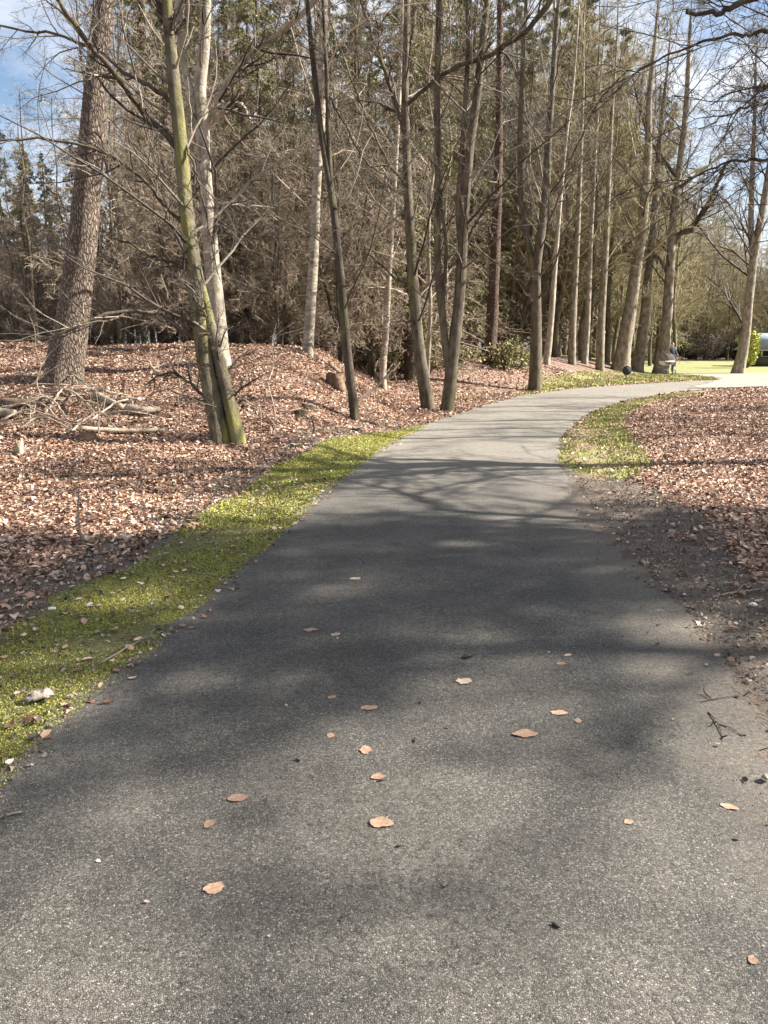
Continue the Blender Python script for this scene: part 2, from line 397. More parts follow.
def path_sheet():
    n = len(PL_); w = PR_-PL_; W = np.linalg.norm(w, axis=1, keepdims=True); w = w/W
    a = PL_ + w*jitter(n, 0.035)[:, None]; b = PR_ - w*jitter(n, 0.07)[:, None]
    u = np.array([0, .02, .06, .12, .2, .3, .45, .6, .7, .78, .85, .91, .96, 1.0])
    P = a[:, None, :]*(1-u)[None, :, None]+b[:, None, :]*u[None, :, None]
    Z = H(P[..., 0], P[..., 1])+0.012+0.02*np.sin(PI*u)[None, :]
    V = np.concatenate([P, Z[..., None]], -1).reshape(-1, 3); m = len(u)
    i = (np.arange(n-1)*m)[:, None]+np.arange(m-1)[None, :]
    Q = np.stack([i, i+1, i+m+1, i+m], -1).reshape(-1, 4)
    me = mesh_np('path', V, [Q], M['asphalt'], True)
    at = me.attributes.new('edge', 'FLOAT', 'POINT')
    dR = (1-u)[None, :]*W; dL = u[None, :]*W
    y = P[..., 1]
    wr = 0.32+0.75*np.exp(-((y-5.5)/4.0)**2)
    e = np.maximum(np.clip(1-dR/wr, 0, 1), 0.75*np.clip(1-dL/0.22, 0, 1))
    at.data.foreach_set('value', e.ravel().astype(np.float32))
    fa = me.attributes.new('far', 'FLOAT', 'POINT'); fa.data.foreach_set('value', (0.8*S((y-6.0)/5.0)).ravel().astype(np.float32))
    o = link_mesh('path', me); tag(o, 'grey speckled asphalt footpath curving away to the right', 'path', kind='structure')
path_sheet()

def inside(poly, x, y):
    poly = np.asarray(poly); r = np.zeros(np.shape(x), bool); n = len(poly); j = n-1
    for i in range(n):
        xi, yi = poly[i]; xj, yj = poly[j]
        c = ((yi > y) != (yj > y)) & (x < (xj-xi)*(y-yi)/((yj-yi) if yj != yi else 1e-9)+xi)
        r ^= c; j = i
    return r
def patch(name, poly, mat, res, lift, label, cat, wob=0.1, kind='structure'):
    """fine grid cut to a wavering outline and laid on the terrain"""
    poly = np.asarray(poly); lo = poly.min(0)-0.3; hi = poly.max(0)+0.3
    xs = np.arange(lo[0], hi[0], res); ys = np.arange(lo[1], hi[1], res)
    X, Y = np.meshgrid(xs, ys)
    cx = 0.25*(X[:-1, :-1]+X[1:, :-1]+X[:-1, 1:]+X[1:, 1:]); cy = 0.25*(Y[:-1, :-1]+Y[1:, :-1]+Y[:-1, 1:]+Y[1:, 1:])
    wx = wob*(np.sin(cx*7+cy*3)+0.6*np.sin(cx*17-cy*11)+0.4*np.sin(cx*41+cy*37)); wy = wob*(np.sin(cy*6-cx*4)+0.6*np.sin(cy*19+cx*13)+0.4*np.sin(cy*43-cx*31))
    k = inside(poly, cx+wx, cy+wy)
    nx = len(xs); i = (np.arange(len(ys)-1)*nx)[:, None]+np.arange(nx-1)[None, :]
    Q = np.stack([i, i+1, i+nx+1, i+nx], -1)[k]
    V = np.stack([X, Y, H(X, Y)+lift+0*X], -1).reshape(-1, 3)
    used, inv = np.unique(Q, return_inverse=True)
    o = link_mesh(name, mesh_np(name, V[used], [inv.reshape(-1, 4)], mat, True)); tag(o, label, cat, kind=kind); return o

path_poly = np.vstack([LE, RE[::-1]])
def path_z(x, y):
    a = np.interp(y, LE[:10, 1], LE[:10, 0]); b = np.interp(y, RE[:10, 1], RE[:10, 0])
    return 0.012+0.02*math.sin(PI*float(np.clip((x-a)/(b-a), 0, 1)))
# moss verge beside the near left edge
Mout = [(-60, 690), (0, 632), (61, 592), (128, 570), (180, 535), (225, 498), (275, 468), (335, 448), (385, 436), (432, 421)]
Mo = np.array([(-4.4, 0.2)]+[flat(*p) for p in Mout])
Min = LE[2:12]-np.array([-0.06, 0])
moss_poly = np.vstack([Mo, Min[::-1]])
# bare soil: right shoulder and a strip on the left
Dpx = [(800, 600), (750, 575), (705, 520), (660, 492), (625, 478), (600, 470), (560, 462)]
soil_r = np.vstack([[flat(x, y) for x, y in Dpx[::-1]], [(3.6, 3.2), (3.4, 0.5), (3.0, -3)], [(1.2, -3), (1.3, 1.0)], RE[3:11]-np.array([0.25, 0])])
soil_l = np.vstack([Mo+np.array([-0.45, 0.35]), (LE[2:12]+np.array([0.1, 0]))[::-1]])
patch('soil_shoulder', soil_r, M['soil'], 0.03, 0.004, 'dark bare soil shoulder along the right edge of the path', 'soil', 0.09)
patch('soil_strip', soil_l, M['soil'], 0.03, 0.004, 'bare soil strip between moss and fallen leaves', 'soil', 0.09)
patch('moss_ground', moss_poly, M['mossbase'], 0.025, 0.008, 'green moss carpet along the left path edge', 'moss', 0.06)
Gpx = [(556, 462), (563, 440), (575, 424), (602, 409), (640, 398.5), (690, 392), (720, 389.8), (700, 393), (660, 400), (632, 410), (622, 424), (632, 440), (652, 462), (640, 476), (612, 482), (585, 474)]
grass_poly = np.array([flat(*p) for p in Gpx])
patch('grass_corner', grass_poly, M['verge'], 0.05, 0.006, 'grassy inside corner of the bend', 'grass', 0.1)
Vpx = [(515, 396.5), (574, 388), (630, 384), (680, 381.5), (718, 380.5), (712, 377), (690, 375), (660, 374.5), (620, 375), (580, 379), (545, 385)]
verge_poly = np.array([flat(*p) for p in Vpx])
patch('grass_verge', verge_poly, M['verge'], 0.12, 0.006, 'patchy green verge strewn with brown leaves beyond the bend', 'verge', 0.2)
lawn_poly = np.array([flat(*p) for p in [(560, 372.5), (600, 373.5), (665, 373.8), (728, 373.5), (900, 373), (900, 360.5), (560, 360.5)]])
patch('lawn', lawn_poly, M['lawn'], 0.6, 0.006, 'sunlit bright green lawn beyond the trees', 'lawn', 0.3)
side_poly = np.array([flat(*p) for p in [(664, 373.6), (700, 373.4), (760, 373.2), (820, 373), (820, 380), (760, 380.6), (722, 379.8), (716, 377.2), (692, 374.9)]])
patch('side_path', side_poly, M['gravel'], 0.15, 0.010, 'pale gravel track branching off past the big tree', 'path', 0.1)
Fpx = [(722, 379.9), (770, 380.6), (830, 380), (830, 386.5), (768, 387), (712, 389), (690, 389), (705, 384)]
patch('forecourt', np.array([flat(*p) for p in Fpx]), M['gravel'], 0.12, 0.045, 'pale gravel apron where the two paths meet', 'path', 0.1)

# ------------------------------------------------------------------ scatter: leaves, moss, grass, chips
def rotmats(n, tilt, rg=rng):
    a = rg.random(n)*2*PI; t = tilt*rg.normal(size=n); b = rg.random(n)*2*PI
    ax = np.stack([np.cos(b), np.sin(b), 0*b], 1); c, s = np.cos(t), np.sin(t)
    K = np.zeros((n, 3, 3)); K[:, 0, 1] = -ax[:, 2]; K[:, 0, 2] = ax[:, 1]; K[:, 1, 0] = ax[:, 2]; K[:, 1, 2] = -ax[:, 0]; K[:, 2, 0] = -ax[:, 1]; K[:, 2, 1] = ax[:, 0]
    R = np.eye(3)[None]+s[:, None, None]*K+(1-c)[:, None, None]*(K@K)
    Z = np.zeros((n, 3, 3)); Z[:, 0, 0] = np.cos(a); Z[:, 0, 1] = -np.sin(a); Z[:, 1, 0] = np.sin(a); Z[:, 1, 1] = np.cos(a); Z[:, 2, 2] = 1
    return R@Z
LT = np.array([(-.5, 0, 0), (-.2, .26, 0), (.2, .24, 0), (.5, 0, 0), (.2, -.24, 0), (-.2, -.26, 0), (-.18, 0, 0), (.2, 0, 0)], float)
LQ = np.array([(0, 6, 1, 1), (6, 7, 2, 1), (7, 3, 2, 2), (0, 5, 6, 6), (5, 4, 7, 6), (4, 3, 7, 7)])
def leaf_cloud(pts, size, tilt, bag, curl=0.35):
    n = len(pts)
    T = np.repeat(LT[None], n, 0)
    c = curl*rng.normal(size=(n, 1)); f = curl*(0.3+0.8*rng.random((n, 1)))
    T[:, :, 2] = c*(T[:, :, 0]**2)*2+f*np.abs(T[:, :, 1])*1.2
    T[:, :, 1] *= 0.8+0.5*rng.random((n, 1))
    T *= (size*(0.6+0.7*rng.random(n)))[:, None, None]
    V = np.einsum('nij,nkj->nki', rotmats(n, tilt), T)+pts[:, None, :]
    b = (np.arange(n)*8)[:, None, None]
    q = np.array([(6, 7, 2, 1), (5, 4, 7, 6)]); t = np.array([(0, 6, 1), (7, 3, 2), (0, 5, 6), (4, 3, 7)])
    bag.add(V.reshape(-1, 3), (b+q[None]).reshape(-1, 4), (b+t[None]).reshape(-1, 3))
def scatter(x0, x1, y0, y1, dens, test):
    n = int((x1-x0)*(y1-y0)*dens)
    x = x0+(x1-x0)*rng.random(n); y = y0+(y1-y0)*rng.random(n)
    k = test(x, y); return x[k], y[k]
def fnoise(x, y, s, seed=0):
    g = np.random.default_rng(100+seed); out = 0
    for i in range(6):
        a = g.random()*2*PI; w = s*(0.6+1.4*g.random()); out = out+np.sin((x*np.cos(a)+y*np.sin(a))*w+g.random()*6)
    return out/6
def frame(x, y, m=1.5): return np.abs(x) < 0.56*y+m
def dist_r(x, y):   # lateral distance right of the path's right edge (at equal y, near part)
    yy = RE[:, 1]; return x-np.interp(y, RE[:10, 1], RE[:10, 0])
leaf_bag = Bag()
def litter_test(x, y):
    w = 0.12*fnoise(x, y, 6)
    k = frame(x, y) & ~inside(path_poly, x+w, y) & ~inside(moss_poly, x+w*2, y+w) & ~inside(grass_poly, x+w*2, y+w*2)
    ns = rng.random(len(x))
    thin_r = np.where(inside(soil_r, x, y), np.clip((dist_r(x, y)-0.55+0.6*fnoise(x, y, 3, 2)+0.3*fnoise(x, y, 11, 12))*0.55, 0.03, 0.85), 1.0)
    thin_l = np.where(inside(soil_l, x+w, y+w), 0.4+0.5*S((y-4)/4), 1.0)
    far = np.where(inside(lawn_poly, x, y) | inside(side_poly, x, y), 0, 1)*np.where(inside(verge_poly, x, y), 0.25, 1)
    return k & (ns < thin_r*thin_l*far)
for (x0, x1, y0, y1, dens, sz) in [(-5, 5.2, 1.5, 6, 1150, 0.046), (-8, 8, 6, 11, 900, 0.046), (-11, 11, 11, 17, 560, 0.050), (-14.5, 16, 17, 24, 300, 0.060), (-17, 20, 24, 36, 90, 0.09)]:
    x, y = scatter(x0, x1, y0, y1, dens, litter_test)
    z = H(x, y)+0.004+0.028*rng.random(len(x))
    leaf_cloud(np.stack([x, y, z], 1), sz*(0.55+0.9*rng.random(len(x))**1.5), 0.6, leaf_bag, 0.5)
# sparse leaves on moss, grass and along the path edges
x, y = scatter(-5, 5, 1.5, 16, 34, lambda x, y: inside(moss_poly, x, y))
leaf_cloud(np.stack([x, y, H(x, y)+0.02], 1), 0.05*np.ones(len(x)), 0.3, leaf_bag)
x, y = scatter(2, 14, 8, 26, 75, lambda x, y: inside(grass_poly, x, y))
leaf_cloud(np.stack([x, y, H(x, y)+0.03], 1), 0.055*np.ones(len(x)), 0.4, leaf_bag)
def edge_strip(x, y):
    k = inside(path_poly, x, y) & ~inside(path_poly+np.array([0.16, 0]), x, y) & (y < 20)
    return k & (fnoise(x, y, 5, 5) > -0.1)
x, y = scatter(-4, 6, 1.5, 20, 55, edge_strip)
leaf_cloud(np.stack([x, y, H(x, y)+0.02], 1), 0.05*np.ones(len(x)), 0.15, leaf_bag)
o = leaf_bag.obj('leaf_litter', M['litter']); tag(o, 'brown and tan fallen beech leaves carpeting the ground', 'fallen leaves', kind='stuff')

def blades(pts, h, w, spread, bag, up=1.0):
    n = len(pts); d = nrm(np.stack([spread*rng.normal(size=n), spread*rng.normal(size=n), np.full(n, up)], 1))
    s = nrm(np.cross(d, nrm(rng.normal(size=(n, 3)))))
    hh = (h*(0.5+rng.random(n)))[:, None]; ww = (w*(0.7+0.6*rng.random(n)))[:, None]
    a = pts-s*ww/2; b = pts+s*ww/2; c = pts+d*hh*0.6+s*ww*0.45; e = pts+d*hh+np.stack([0*hh[:, 0], 0*hh[:, 0], -0.15*hh[:, 0]], 1)
    V = np.stack([a, b, c, e], 1).reshape(-1, 3); i = (np.arange(n)*4)[:, None]
    bag.add(V, T=np.concatenate([i+np.array([0, 1, 2]), i+np.array([0, 2, 3])]))
def moss_ok(x, y):
    return inside(moss_poly, x, y) & (fnoise(x, y, 4, 3)+0.5*fnoise(x, y, 17, 4)+0.25*rng.normal(size=len(x)) > -0.24-0.25*S((y-5)/4))
mb = Bag()
x, y = scatter(-4.5, 0, 1.6, 6, 30000, moss_ok); blades(np.stack([x, y, H(x, y)+0.004+0.012*(fnoise(x, y, 9, 8)+1)*0.5], 1), 0.010, 0.0038, 1.0, mb)
x, y = scatter(-3, 1.5, 6, 15, 7000, moss_ok); blades(np.stack([x, y, H(x, y)+0.004], 1), 0.022, 0.010, 0.9, mb)
o = mb.obj('moss', M['moss']); tag(o, 'yellow green moss growing along the left edge of the path', 'moss', kind='stuff')
gb = Bag()
def g_ok(x, y): return inside(grass_poly, x+0.1*fnoise(x, y, 8), y) & (fnoise(x, y, 3, 6)+0.5*fnoise(x, y, 11, 7)+0.3*rng.normal(size=len(x)) > -0.2)
x, y = scatter(2, 14, 8, 26, 1500, g_ok); blades(np.stack([x, y, H(x, y)], 1), 0.05, 0.014, 0.7, gb)
def v_ok(x, y): return inside(verge_poly, x, y) & (fnoise(x, y, 1.6, 9)+0.3*rng.normal(size=len(x)) > -0.1)
x, y = scatter(3, 20, 24, 46, 220, v_ok); blades(np.stack([x, y, H(x, y)], 1), 0.09, 0.03, 0.7, gb)
# thin fringe of grass between leaves and trees beside the bend
x, y = scatter(2, 8.5, 19, 34, 120, lambda x, y: ~inside(path_poly, x, y) & (fnoise(x, y, 2, 11) > 0.1) & (np.abs(x-np.interp(y, LE[:15, 1], LE[:15, 0])) < 1.6))
blades(np.stack([x, y, H(x, y)], 1), 0.08, 0.025, 0.7, gb)
o = gb.obj('grass', M['grass']); tag(o, 'short bright grass in patches on both sides of the bend', 'grass', kind='stuff')
cb = Bag()
def c_ok(x, y): return (inside(soil_r, x, y) | (inside(soil_l, x, y) & (rng.random(len(x)) < 0.5))) & (rng.random(len(x)) < np.where(inside(path_poly+np.array([0.1, 0]), x, y), 0.04, 1.0))
x, y = scatter(-4.5, 5, 1.5, 9, 2200, c_ok); n = len(x)
leaf_cloud(np.stack([x, y, 0.014+0.012*rng.random(n)], 1), 0.008+0.03*rng.random(n)**4, 0.5, cb, 0.6)
x, y = scatter(-2.5, 3, 1.2, 9, 9, lambda x, y: inside(path_poly, x, y)); n = len(x)
leaf_cloud(np.stack([x, y, np.array([path_z(a_, b_) for a_, b_ in zip(x, y)])+0.004], 1), 0.008+0.014*rng.random(n)**2, 0.3, cb, 0.5)
o = cb.obj('bark_litter', M['chips']); tag(o, 'small bark chips and grit scattered over soil and asphalt', 'debris', kind='stuff')

# ------------------------------------------------------------------ trees
def crown_from(axesP, axesR, spec, mat, rg, name='crown', extra=None):
    """spec: list of grow() kwargs, one per order"""
    bag = Bag(); P, R = axesP, axesR
    for i, s in enumerate(spec):
        s = dict(s); sides = s.pop('sides', 3)
        P, R = grow(P, R, rg=rg, **s)
        if i == 0 and extra is not None:
            eP, eR = extra
            if eP.shape[1] == P.shape[1]: P = np.concatenate([P, eP]); R = np.concatenate([R, eR])
        tubes(P, R, sides, bag)
    return bag
def resamp(P, K):
    P = np.asarray(P, float); s = np.concatenate([[0], np.cumsum(np.linalg.norm(P[1:]-P[:-1], axis=1))]); q = np.linspace(0, s[-1], K)
    return np.stack([np.interp(q, s, P[:, k]) for k in range(3)], 1)
def hero_tree(name, label, cat, stems, limbs, mat, twig, spec, group=None, seed=1, top=11.0, flare=0.45, base_px=None, rough=0.035, Y=None, sides=14, bare_below=0.25, slim=0.86):
    """stems: list of (pixel path bottom->top [(px,py)], radius bottom, radius top, extra_z) all at the tree's own distance"""
    rg = np.random.default_rng(seed)
    if Y is None: b = ground(*base_px); Y = b[1]
    else:
        b = plane(base_px[0], base_px[1], Y); b[2] = float(H(b[0], b[1]))
    loc = np.array([b[0], b[1], b[2]])
    root = thing(name, loc, label, cat, group)
    tb = Bag(); AX = []; AR = []
    for si, (pts, r0, r1) in enumerate(stems):
        W = []
        for q in pts:
            dy = q[2] if len(q) > 2 else 0
            W.append(plane(q[0], q[1], Y+dy)-loc)
        W = np.array(W); nz = len(W)-1
        if si == 0 or W[0][2] < 0.3: W = np.vstack([[W[0][0], W[0][1], min(-0.2, W[0][2]-0.25)], W]); nz += 1
        d = nrm((W[-1]-W[-2])[None])[0]; d = nrm((d+np.array([0, 0, 0.3]))[None])[0]
        ext = top-W[-1][2]
        if si > 0 and pts[-1][1] > 100: ext = 0
        if ext > 0.5:
            for e in (0.35, 0.7, 1.0):
                W = np.vstack([W, W[-1]+d*ext*0.34+0.012*ext*rg.normal(size=3)*np.array([1, 1, 0])])
        r0 *= slim; r1 *= slim*0.85
        P = smooth_line(W, 44); z = (P[:, 2]-P[0, 2])/(P[-1, 2]-P[0, 2]+1e-6)
        zf = (W[nz][2]-P[0, 2])/(P[-1, 2]-P[0, 2]+1e-6)
        R = np.where(z < zf, r0+(r1-r0)*z/max(zf, 1e-3), r1+(0.02-r1)*(z-zf)/max(1-zf, 1e-3))
        trunk_tube(P, np.maximum(R, 0.012), sides, tb, flare if P[0, 2] < 0.1 else 0.0, rough, rg)
        AX.append(resamp(P, 14)); 
        s = np.concatenate([[0], np.cumsum(np.linalg.norm(P[1:]-P[:-1], axis=1))]); q = np.linspace(0, s[-1], 14); AR.append(np.interp(q, s, R))
    EP = []; ER = []
    for (pts, r0, r1) in limbs:
        W = np.array([plane(q[0], q[1], Y+(q[2] if len(q) > 2 else 0))-loc for q in pts])
        P = smooth_line(W, 24)
        P[1:-1] += 0.012*rg.normal(size=(22, 3))
        R = np.linspace(r0, r1, 24)
        lb_ = Bag(); tubes(P[None], R[None], 8, lb_); lb_.obj('limb', mat if mat in (M['pale'], M['pale_beech']) else M['dark'], root, True); EP.append(resamp(P, 8)); ER.append(np.linspace(r0, r1, 8))
    tb.obj('trunk', mat, root, True)
    AX = np.array(AX); AR = np.array(AR)
    spec0 = dict(spec[0]); spec0.setdefault('t0', bare_below); K0 = 8; spec0['K'] = K0
    extra = None
    bag = Bag(); sp = dict(spec0); sd = sp.pop('sides', 5)
    P, R = grow(AX, AR, rg=rg, **sp); tubes(P, R, sd, bag)
    if EP: P = np.concatenate([P, np.array(EP), np.array(EP)]); R = np.concatenate([R, np.array(ER), np.array(ER)])
    for s in spec[1:]:
        s = dict(s); sd = s.pop('sides', 3); P, R = grow(P, R, rg=rg, **s); tubes(P, R, sd, bag)
    bag.obj('crown', twig, root)
    return root

SP_beech = [dict(n=16, t0=0.2, t1=0.98, ang=50, ln=0.37, wig=0.12, up=0.03, rr=0.22, rmin=0.007, sides=5),
            dict(n=6, t0=0.15, t1=0.95, ang=42, ln=0.5, K=6, wig=0.16, up=0.02, rr=0.5, rmin=0.004, sides=4),
            dict(n=7, t0=0.1, t1=0.98, ang=45, ln=0.48, K=5, wig=0.16, up=0.0, rr=0.55, rmin=0.0026, sides=3),
            dict(n=6, t0=0.1, t1=0.98, ang=45, ln=0.5, K=3, wig=0.15, up=0.0, rr=0.6, rmin=0.0019, sides=3)]
def spec_mod(base, **first):
    s = [dict(x) for x in base]; s[0].update(first); return s

hero_tree('beech_tree', 'twin stemmed mossy beech leaning over the leaves, yellow green moss on its bark', 'tree',
    [([(220, 436), (213, 400), (205, 360), (199, 310), (193, 262), (186, 210), (181, 150), (176, 100), (171, 50), (167, 0)], 0.155, 0.10),
     ([(238, 440), (229, 402), (218, 355), (207, 310), (200, 280), (194, 240)], 0.13, 0.07)],
    [([(174, 45), (165, 20), (154, -4)], 0.055, 0.04),
     ([(184, 156), (165, 135), (148, 118), (128, 92, -.2), (108, 65, -.4), (88, 42, -.5), (70, 18, -.6), (55, -5, -.7)], 0.05, 0.028),
     ([(182, 112), (165, 98), (146, 85), (120, 68, .2), (96, 50, .4), (60, 36, .6), (30, 30, .8), (-10, 25, 1)], 0.035, 0.014),
     ([(201, 343), (184, 332), (166, 318), (148, 311, -.2), (120, 311, -.4), (92, 320, -.6), (60, 334, -.8), (25, 341, -1), (-15, 343, -1.2)], 0.038, 0.012),
     ([(197, 278), (186, 270), (172, 263, -.1), (150, 255, -.3), (130, 244, -.5), (112, 238, -.6)], 0.032, 0.012),
     ([(196, 245), (182, 222), (164, 205, -.2), (148, 184, -.4), (118, 160, -.6), (86, 148, -.8), (40, 138, -1), (-10, 142, -1.2)], 0.03, 0.014),
     ([(172, 38), (180, 26), (190, 14), (200, -2)], 0.02, 0.012),
     ([(208, 400), (196, 388), (184, 380), (172, 372), (158, 376), (146, 385, -.2)], 0.026, 0.012),
     ([(183, 140), (192, 160, -.1), (198, 180, -.15), (204, 205, -.15), (211, 240, -.1), (218, 275, 0)], 0.018, 0.008)],
    M['beech_moss'], M['twig'], spec_mod(SP_beech, n=20), seed=3, top=8.5, base_px=(226, 441), flare=0.4, Y=None, slim=0.88)

hero_tree('pine_tree', 'massive leaning pine with plated grey brown bark at the back of the deadwood', 'tree',
    [([(64, 372), (71, 330), (78, 280), (84, 230), (89, 170), (94, 110), (99, 50), (104, 0)], 0.39, 0.24)], [],
    M['pine'], M['twig'], spec_mod(SP_beech, n=14, t0=0.55, ang=75, ln=0.22, rr=0.25), seed=5, top=14, base_px=(64, 384), flare=0.25, slim=0.82, rough=0.025, sides=22)

hero_tree('pale_beech_tree', 'pale barked beech just behind the twin stemmed one, with a swan neck limb', 'tree',
    [([(221, 362), (217, 310), (212, 260), (207, 200), (203, 150), (203, 118), (200, 90), (204, 50), (206, 0)], 0.20, 0.13),
     ([(200, 140), (192, 100), (183, 60), (179, 20), (178, -5)], 0.10, 0.07)],
    [([(205, 128), (215, 120), (226, 108), (236, 104), (243, 107), (247, 116), (252, 124)], 0.065, 0.03),
     ([(212, 212), (218, 205), (226, 204), (250, 206, .2), (275, 208, .4)], 0.04, 0.012),
     ([(204, 130), (214, 110, -.2), (222, 92, -.3), (232, 76, -.4), (256, 50, -.6), (285, 28, -.8), (318, -2, -1)], 0.06, 0.045)],
    M['pale_beech'], M['twig'], spec_mod(SP_beech, n=16, ln=0.36), seed=8, top=11, base_px=(221, 366), flare=0.3)

hero_tree('birch_tree', 'pale birch standing on the crest of the leafy bank', 'tree',
    [([(308, 348), (311, 300), (314, 250), (316, 200), (319, 150), (322, 100), (322, 50), (324, 0)], 0.155, 0.10)], [],
    M['pale'], M['twig_pale'], spec_mod(SP_beech, n=18, up=-0.03), seed=9, top=13, Y=19.0, base_px=(308, 351), flare=0.2)
hero_tree('birch_tree', 'slim pale birch behind the leaning stick at the foot of the bank', 'tree',
    [([(383, 366), (386, 330), (388, 290), (391, 240), (394, 190), (398, 120), (402, 40)], 0.13, 0.07)], [],
    M['pale'], M['twig_pale'], spec_mod(SP_beech, n=18), seed=10, top=14, Y=24.0, base_px=(383, 365), flare=0.15)

hero_tree('young_beech_tree', 'thin young beech with two close upright stems beside the rotten stump', 'tree',
    [([(355, 419), (351, 385), (346, 340), (342, 290), (337, 240), (331, 190), (322, 140), (314, 70), (307, 0)], 0.105, 0.05),
     ([(332, 195), (329, 150), (327, 90), (325, 40), (323, 0)], 0.05, 0.035)],
    [([(326, 90), (345, 125, .2), (365, 160, .3), (392, 180, .4)], 0.02, 0.01)],
    M['dark'], M['twig'], spec_mod(SP_beech, n=16), seed=12, top=9, base_px=(355, 420), flare=0.2)

hero_tree('beech_tree', 'straight grey beech left of the forked one at the path edge', 'tree',
    [([(428, 408), (422, 370), (417, 330), (413, 280), (410, 230), (407, 170), (405, 100), (406, 50), (407, 0)], 0.19, 0.09)],
    [([(408, 104), (430, 84, -.3), (455, 68, -.6), (490, 55, -1), (510, 42, -1.2), (530, 28, -1.4), (552, -2, -1.6)], 0.045, 0.06),
     ([(406, 140), (396, 105), (385, 70, -.2), (372, 35, -.3), (360, -5, -.4)], 0.06, 0.04),
     ([(410, 190), (392, 168, .2), (372, 130, .4), (352, 80, .6), (330, 20, .8)], 0.04, 0.02),
     ([(414, 285), (398, 280), (385, 268), (370, 255, -.3), (360, 248, -.5)], 0.035, 0.012),
     ([(418, 330), (412, 322), (402, 324, -.2), (390, 326, -.3)], 0.03, 0.012)],
    M['beech'], M['twig'], spec_mod(SP_beech, n=18), seed=14, top=11, base_px=(428, 409), flare=0.25)
hero_tree('forked_beech_tree', 'beech forked low into two slim trunks close to the asphalt edge', 'tree',
    [([(447, 410), (450, 385), (452, 365), (457, 320), (461, 270), (464, 220), (468, 165), (475, 110), (482, 50), (487, 0)], 0.185, 0.10),
     ([(450, 378), (446, 350), (442, 310), (438, 270), (437, 220), (438, 160), (437, 90), (439, 0)], 0.11, 0.085),
     ([(443, 320), (444, 290), (446, 250), (442, 210), (440, 190)], 0.05, 0.05),
     ([(461, 250), (458, 210), (462, 150), (466, 90), (468, 30), (466, -5)], 0.075, 0.06)],
    [([(468, 240), (475, 225), (486, 208, -.2), (496, 192, -.4)], 0.03, 0.015),
     ([(468, 240), (490, 258, .3), (510, 272, .5), (528, 296, .6)], 0.02, 0.01)],
    M['beech'], M['twig'], spec_mod(SP_beech, n=13), seed=15, top=12, base_px=(447, 411), flare=0.22)
hero_tree('forked_beech_tree', 'slim beech at the start of the bend, its trunk splitting into a narrow Y', 'tree',
    [([(535, 391), (536, 350), (536, 310), (536, 272), (540, 240), (546, 190), (548, 150), (552, 90), (556, 30)], 0.25, 0.10),
     ([(535, 276), (528, 245), (522, 210), (520, 160), (521, 100), (524, 40)], 0.13, 0.09)],
    [([(533, 330), (522, 320), (514, 312), (502, 300, -.4)], 0.03, 0.012),
     ([(541, 235), (552, 215), (562, 190), (580, 160, .4), (600, 135, .8)], 0.05, 0.02),
     ([(544, 200), (560, 180), (580, 140, -.5), (600, 100, -1), (628, 70, -1.5)], 0.04, 0.02)],
    M['beech'], M['twig'], spec_mod(SP_beech, n=20, ln=0.34), seed=17, top=15, base_px=(535, 391), flare=0.25)
hero_tree('conifer_tree', 'stout red brown conifer trunk between the two forked beeches', 'tree',
    [([(489, 362), (492, 320), (494, 280), (496, 230), (498, 180), (499, 120), (500, 60)], 0.30, 0.15)], [],
    M['red'], M['twig'], spec_mod(SP_beech, n=30, t0=0.35, ang=80, ln=0.15, rr=0.2, up=-0.04), seed=19, top=18, Y=31.0, base_px=(489, 364), flare=0.2)
# tall trunks around the bend
tall = [((546, 367), (565, 150), 0.20, 'birch_tree', 'pale_beech', 'leaning pale birch just behind the slim Y shaped beech'),
        ((572, 367), (582, 120), 0.24, 'tall_tree', 'tall', 'straight tall trunk, first of the row past the leaning pale birch'),
        ((584, 369), (596, 140), 0.22, 'tall_tree', 'pale_beech', 'slim pale trunk, second of the row past the leaning pale birch'),
        ((600, 371), (611, 130), 0.27, 'tall_tree', 'tall', 'tall trunk with pale lit edge, third of the row past the leaning pale birch')]
SP_tall = [dict(n=22, t0=0.28, t1=0.98, ang=48, ln=0.26, wig=0.13, up=0.03, rr=0.24, rmin=0.014, sides=4),
           dict(n=6, t0=0.15, t1=0.95, ang=40, ln=0.5, K=5, wig=0.15, up=0.03, rr=0.5, rmin=0.008, sides=3),
           dict(n=6, t0=0.1, t1=0.98, ang=42, ln=0.45, K=4, wig=0.15, up=0.02, rr=0.55, rmin=0.005, sides=3),
           dict(n=5, t0=0.1, t1=0.98, ang=42, ln=0.5, K=3, wig=0.14, up=0.0, rr=0.6, rmin=0.004, sides=3)]
for i, (b, t, r, nm, mt, lb) in enumerate(tall):
    hero_tree(nm, lb, 'tree', [([b, (b[0]*0.8+t[0]*0.2+(-1)**i, b[1]*0.8+t[1]*0.2), (b[0]*0.5+t[0]*0.5, b[1]*0.5+t[1]*0.5), t], r, r*0.5)], [],
              M[mt], M['twig_olive'], SP_tall, seed=30+i, top=17, Y=(36, 39, 41, 40)[i], base_px=(b[0], b[1]+1), flare=0.25, sides=10, slim=0.8)
hero_tree('tall_tree', 'thick dark trunk leaning right above the round sign', 'tree',
    [([(620, 369), (624, 345), (630, 310), (636, 270), (643, 220), (648, 150)], 0.46, 0.26)], [], M['tall'], M['twig_olive'], SP_tall, seed=41, top=19, base_px=(620, 371), flare=0.45, sides=14)
hero_tree('tall_tree', 'thick brown trunk between the sign and the biggest beech', 'tree',
    [([(637, 369), (641, 345), (645, 310), (649, 270), (654, 220), (658, 160)], 0.37, 0.2)], [], M['tall'], M['twig_olive'], SP_tall, seed=42, top=18, base_px=(637, 371), flare=0.5, sides=14)
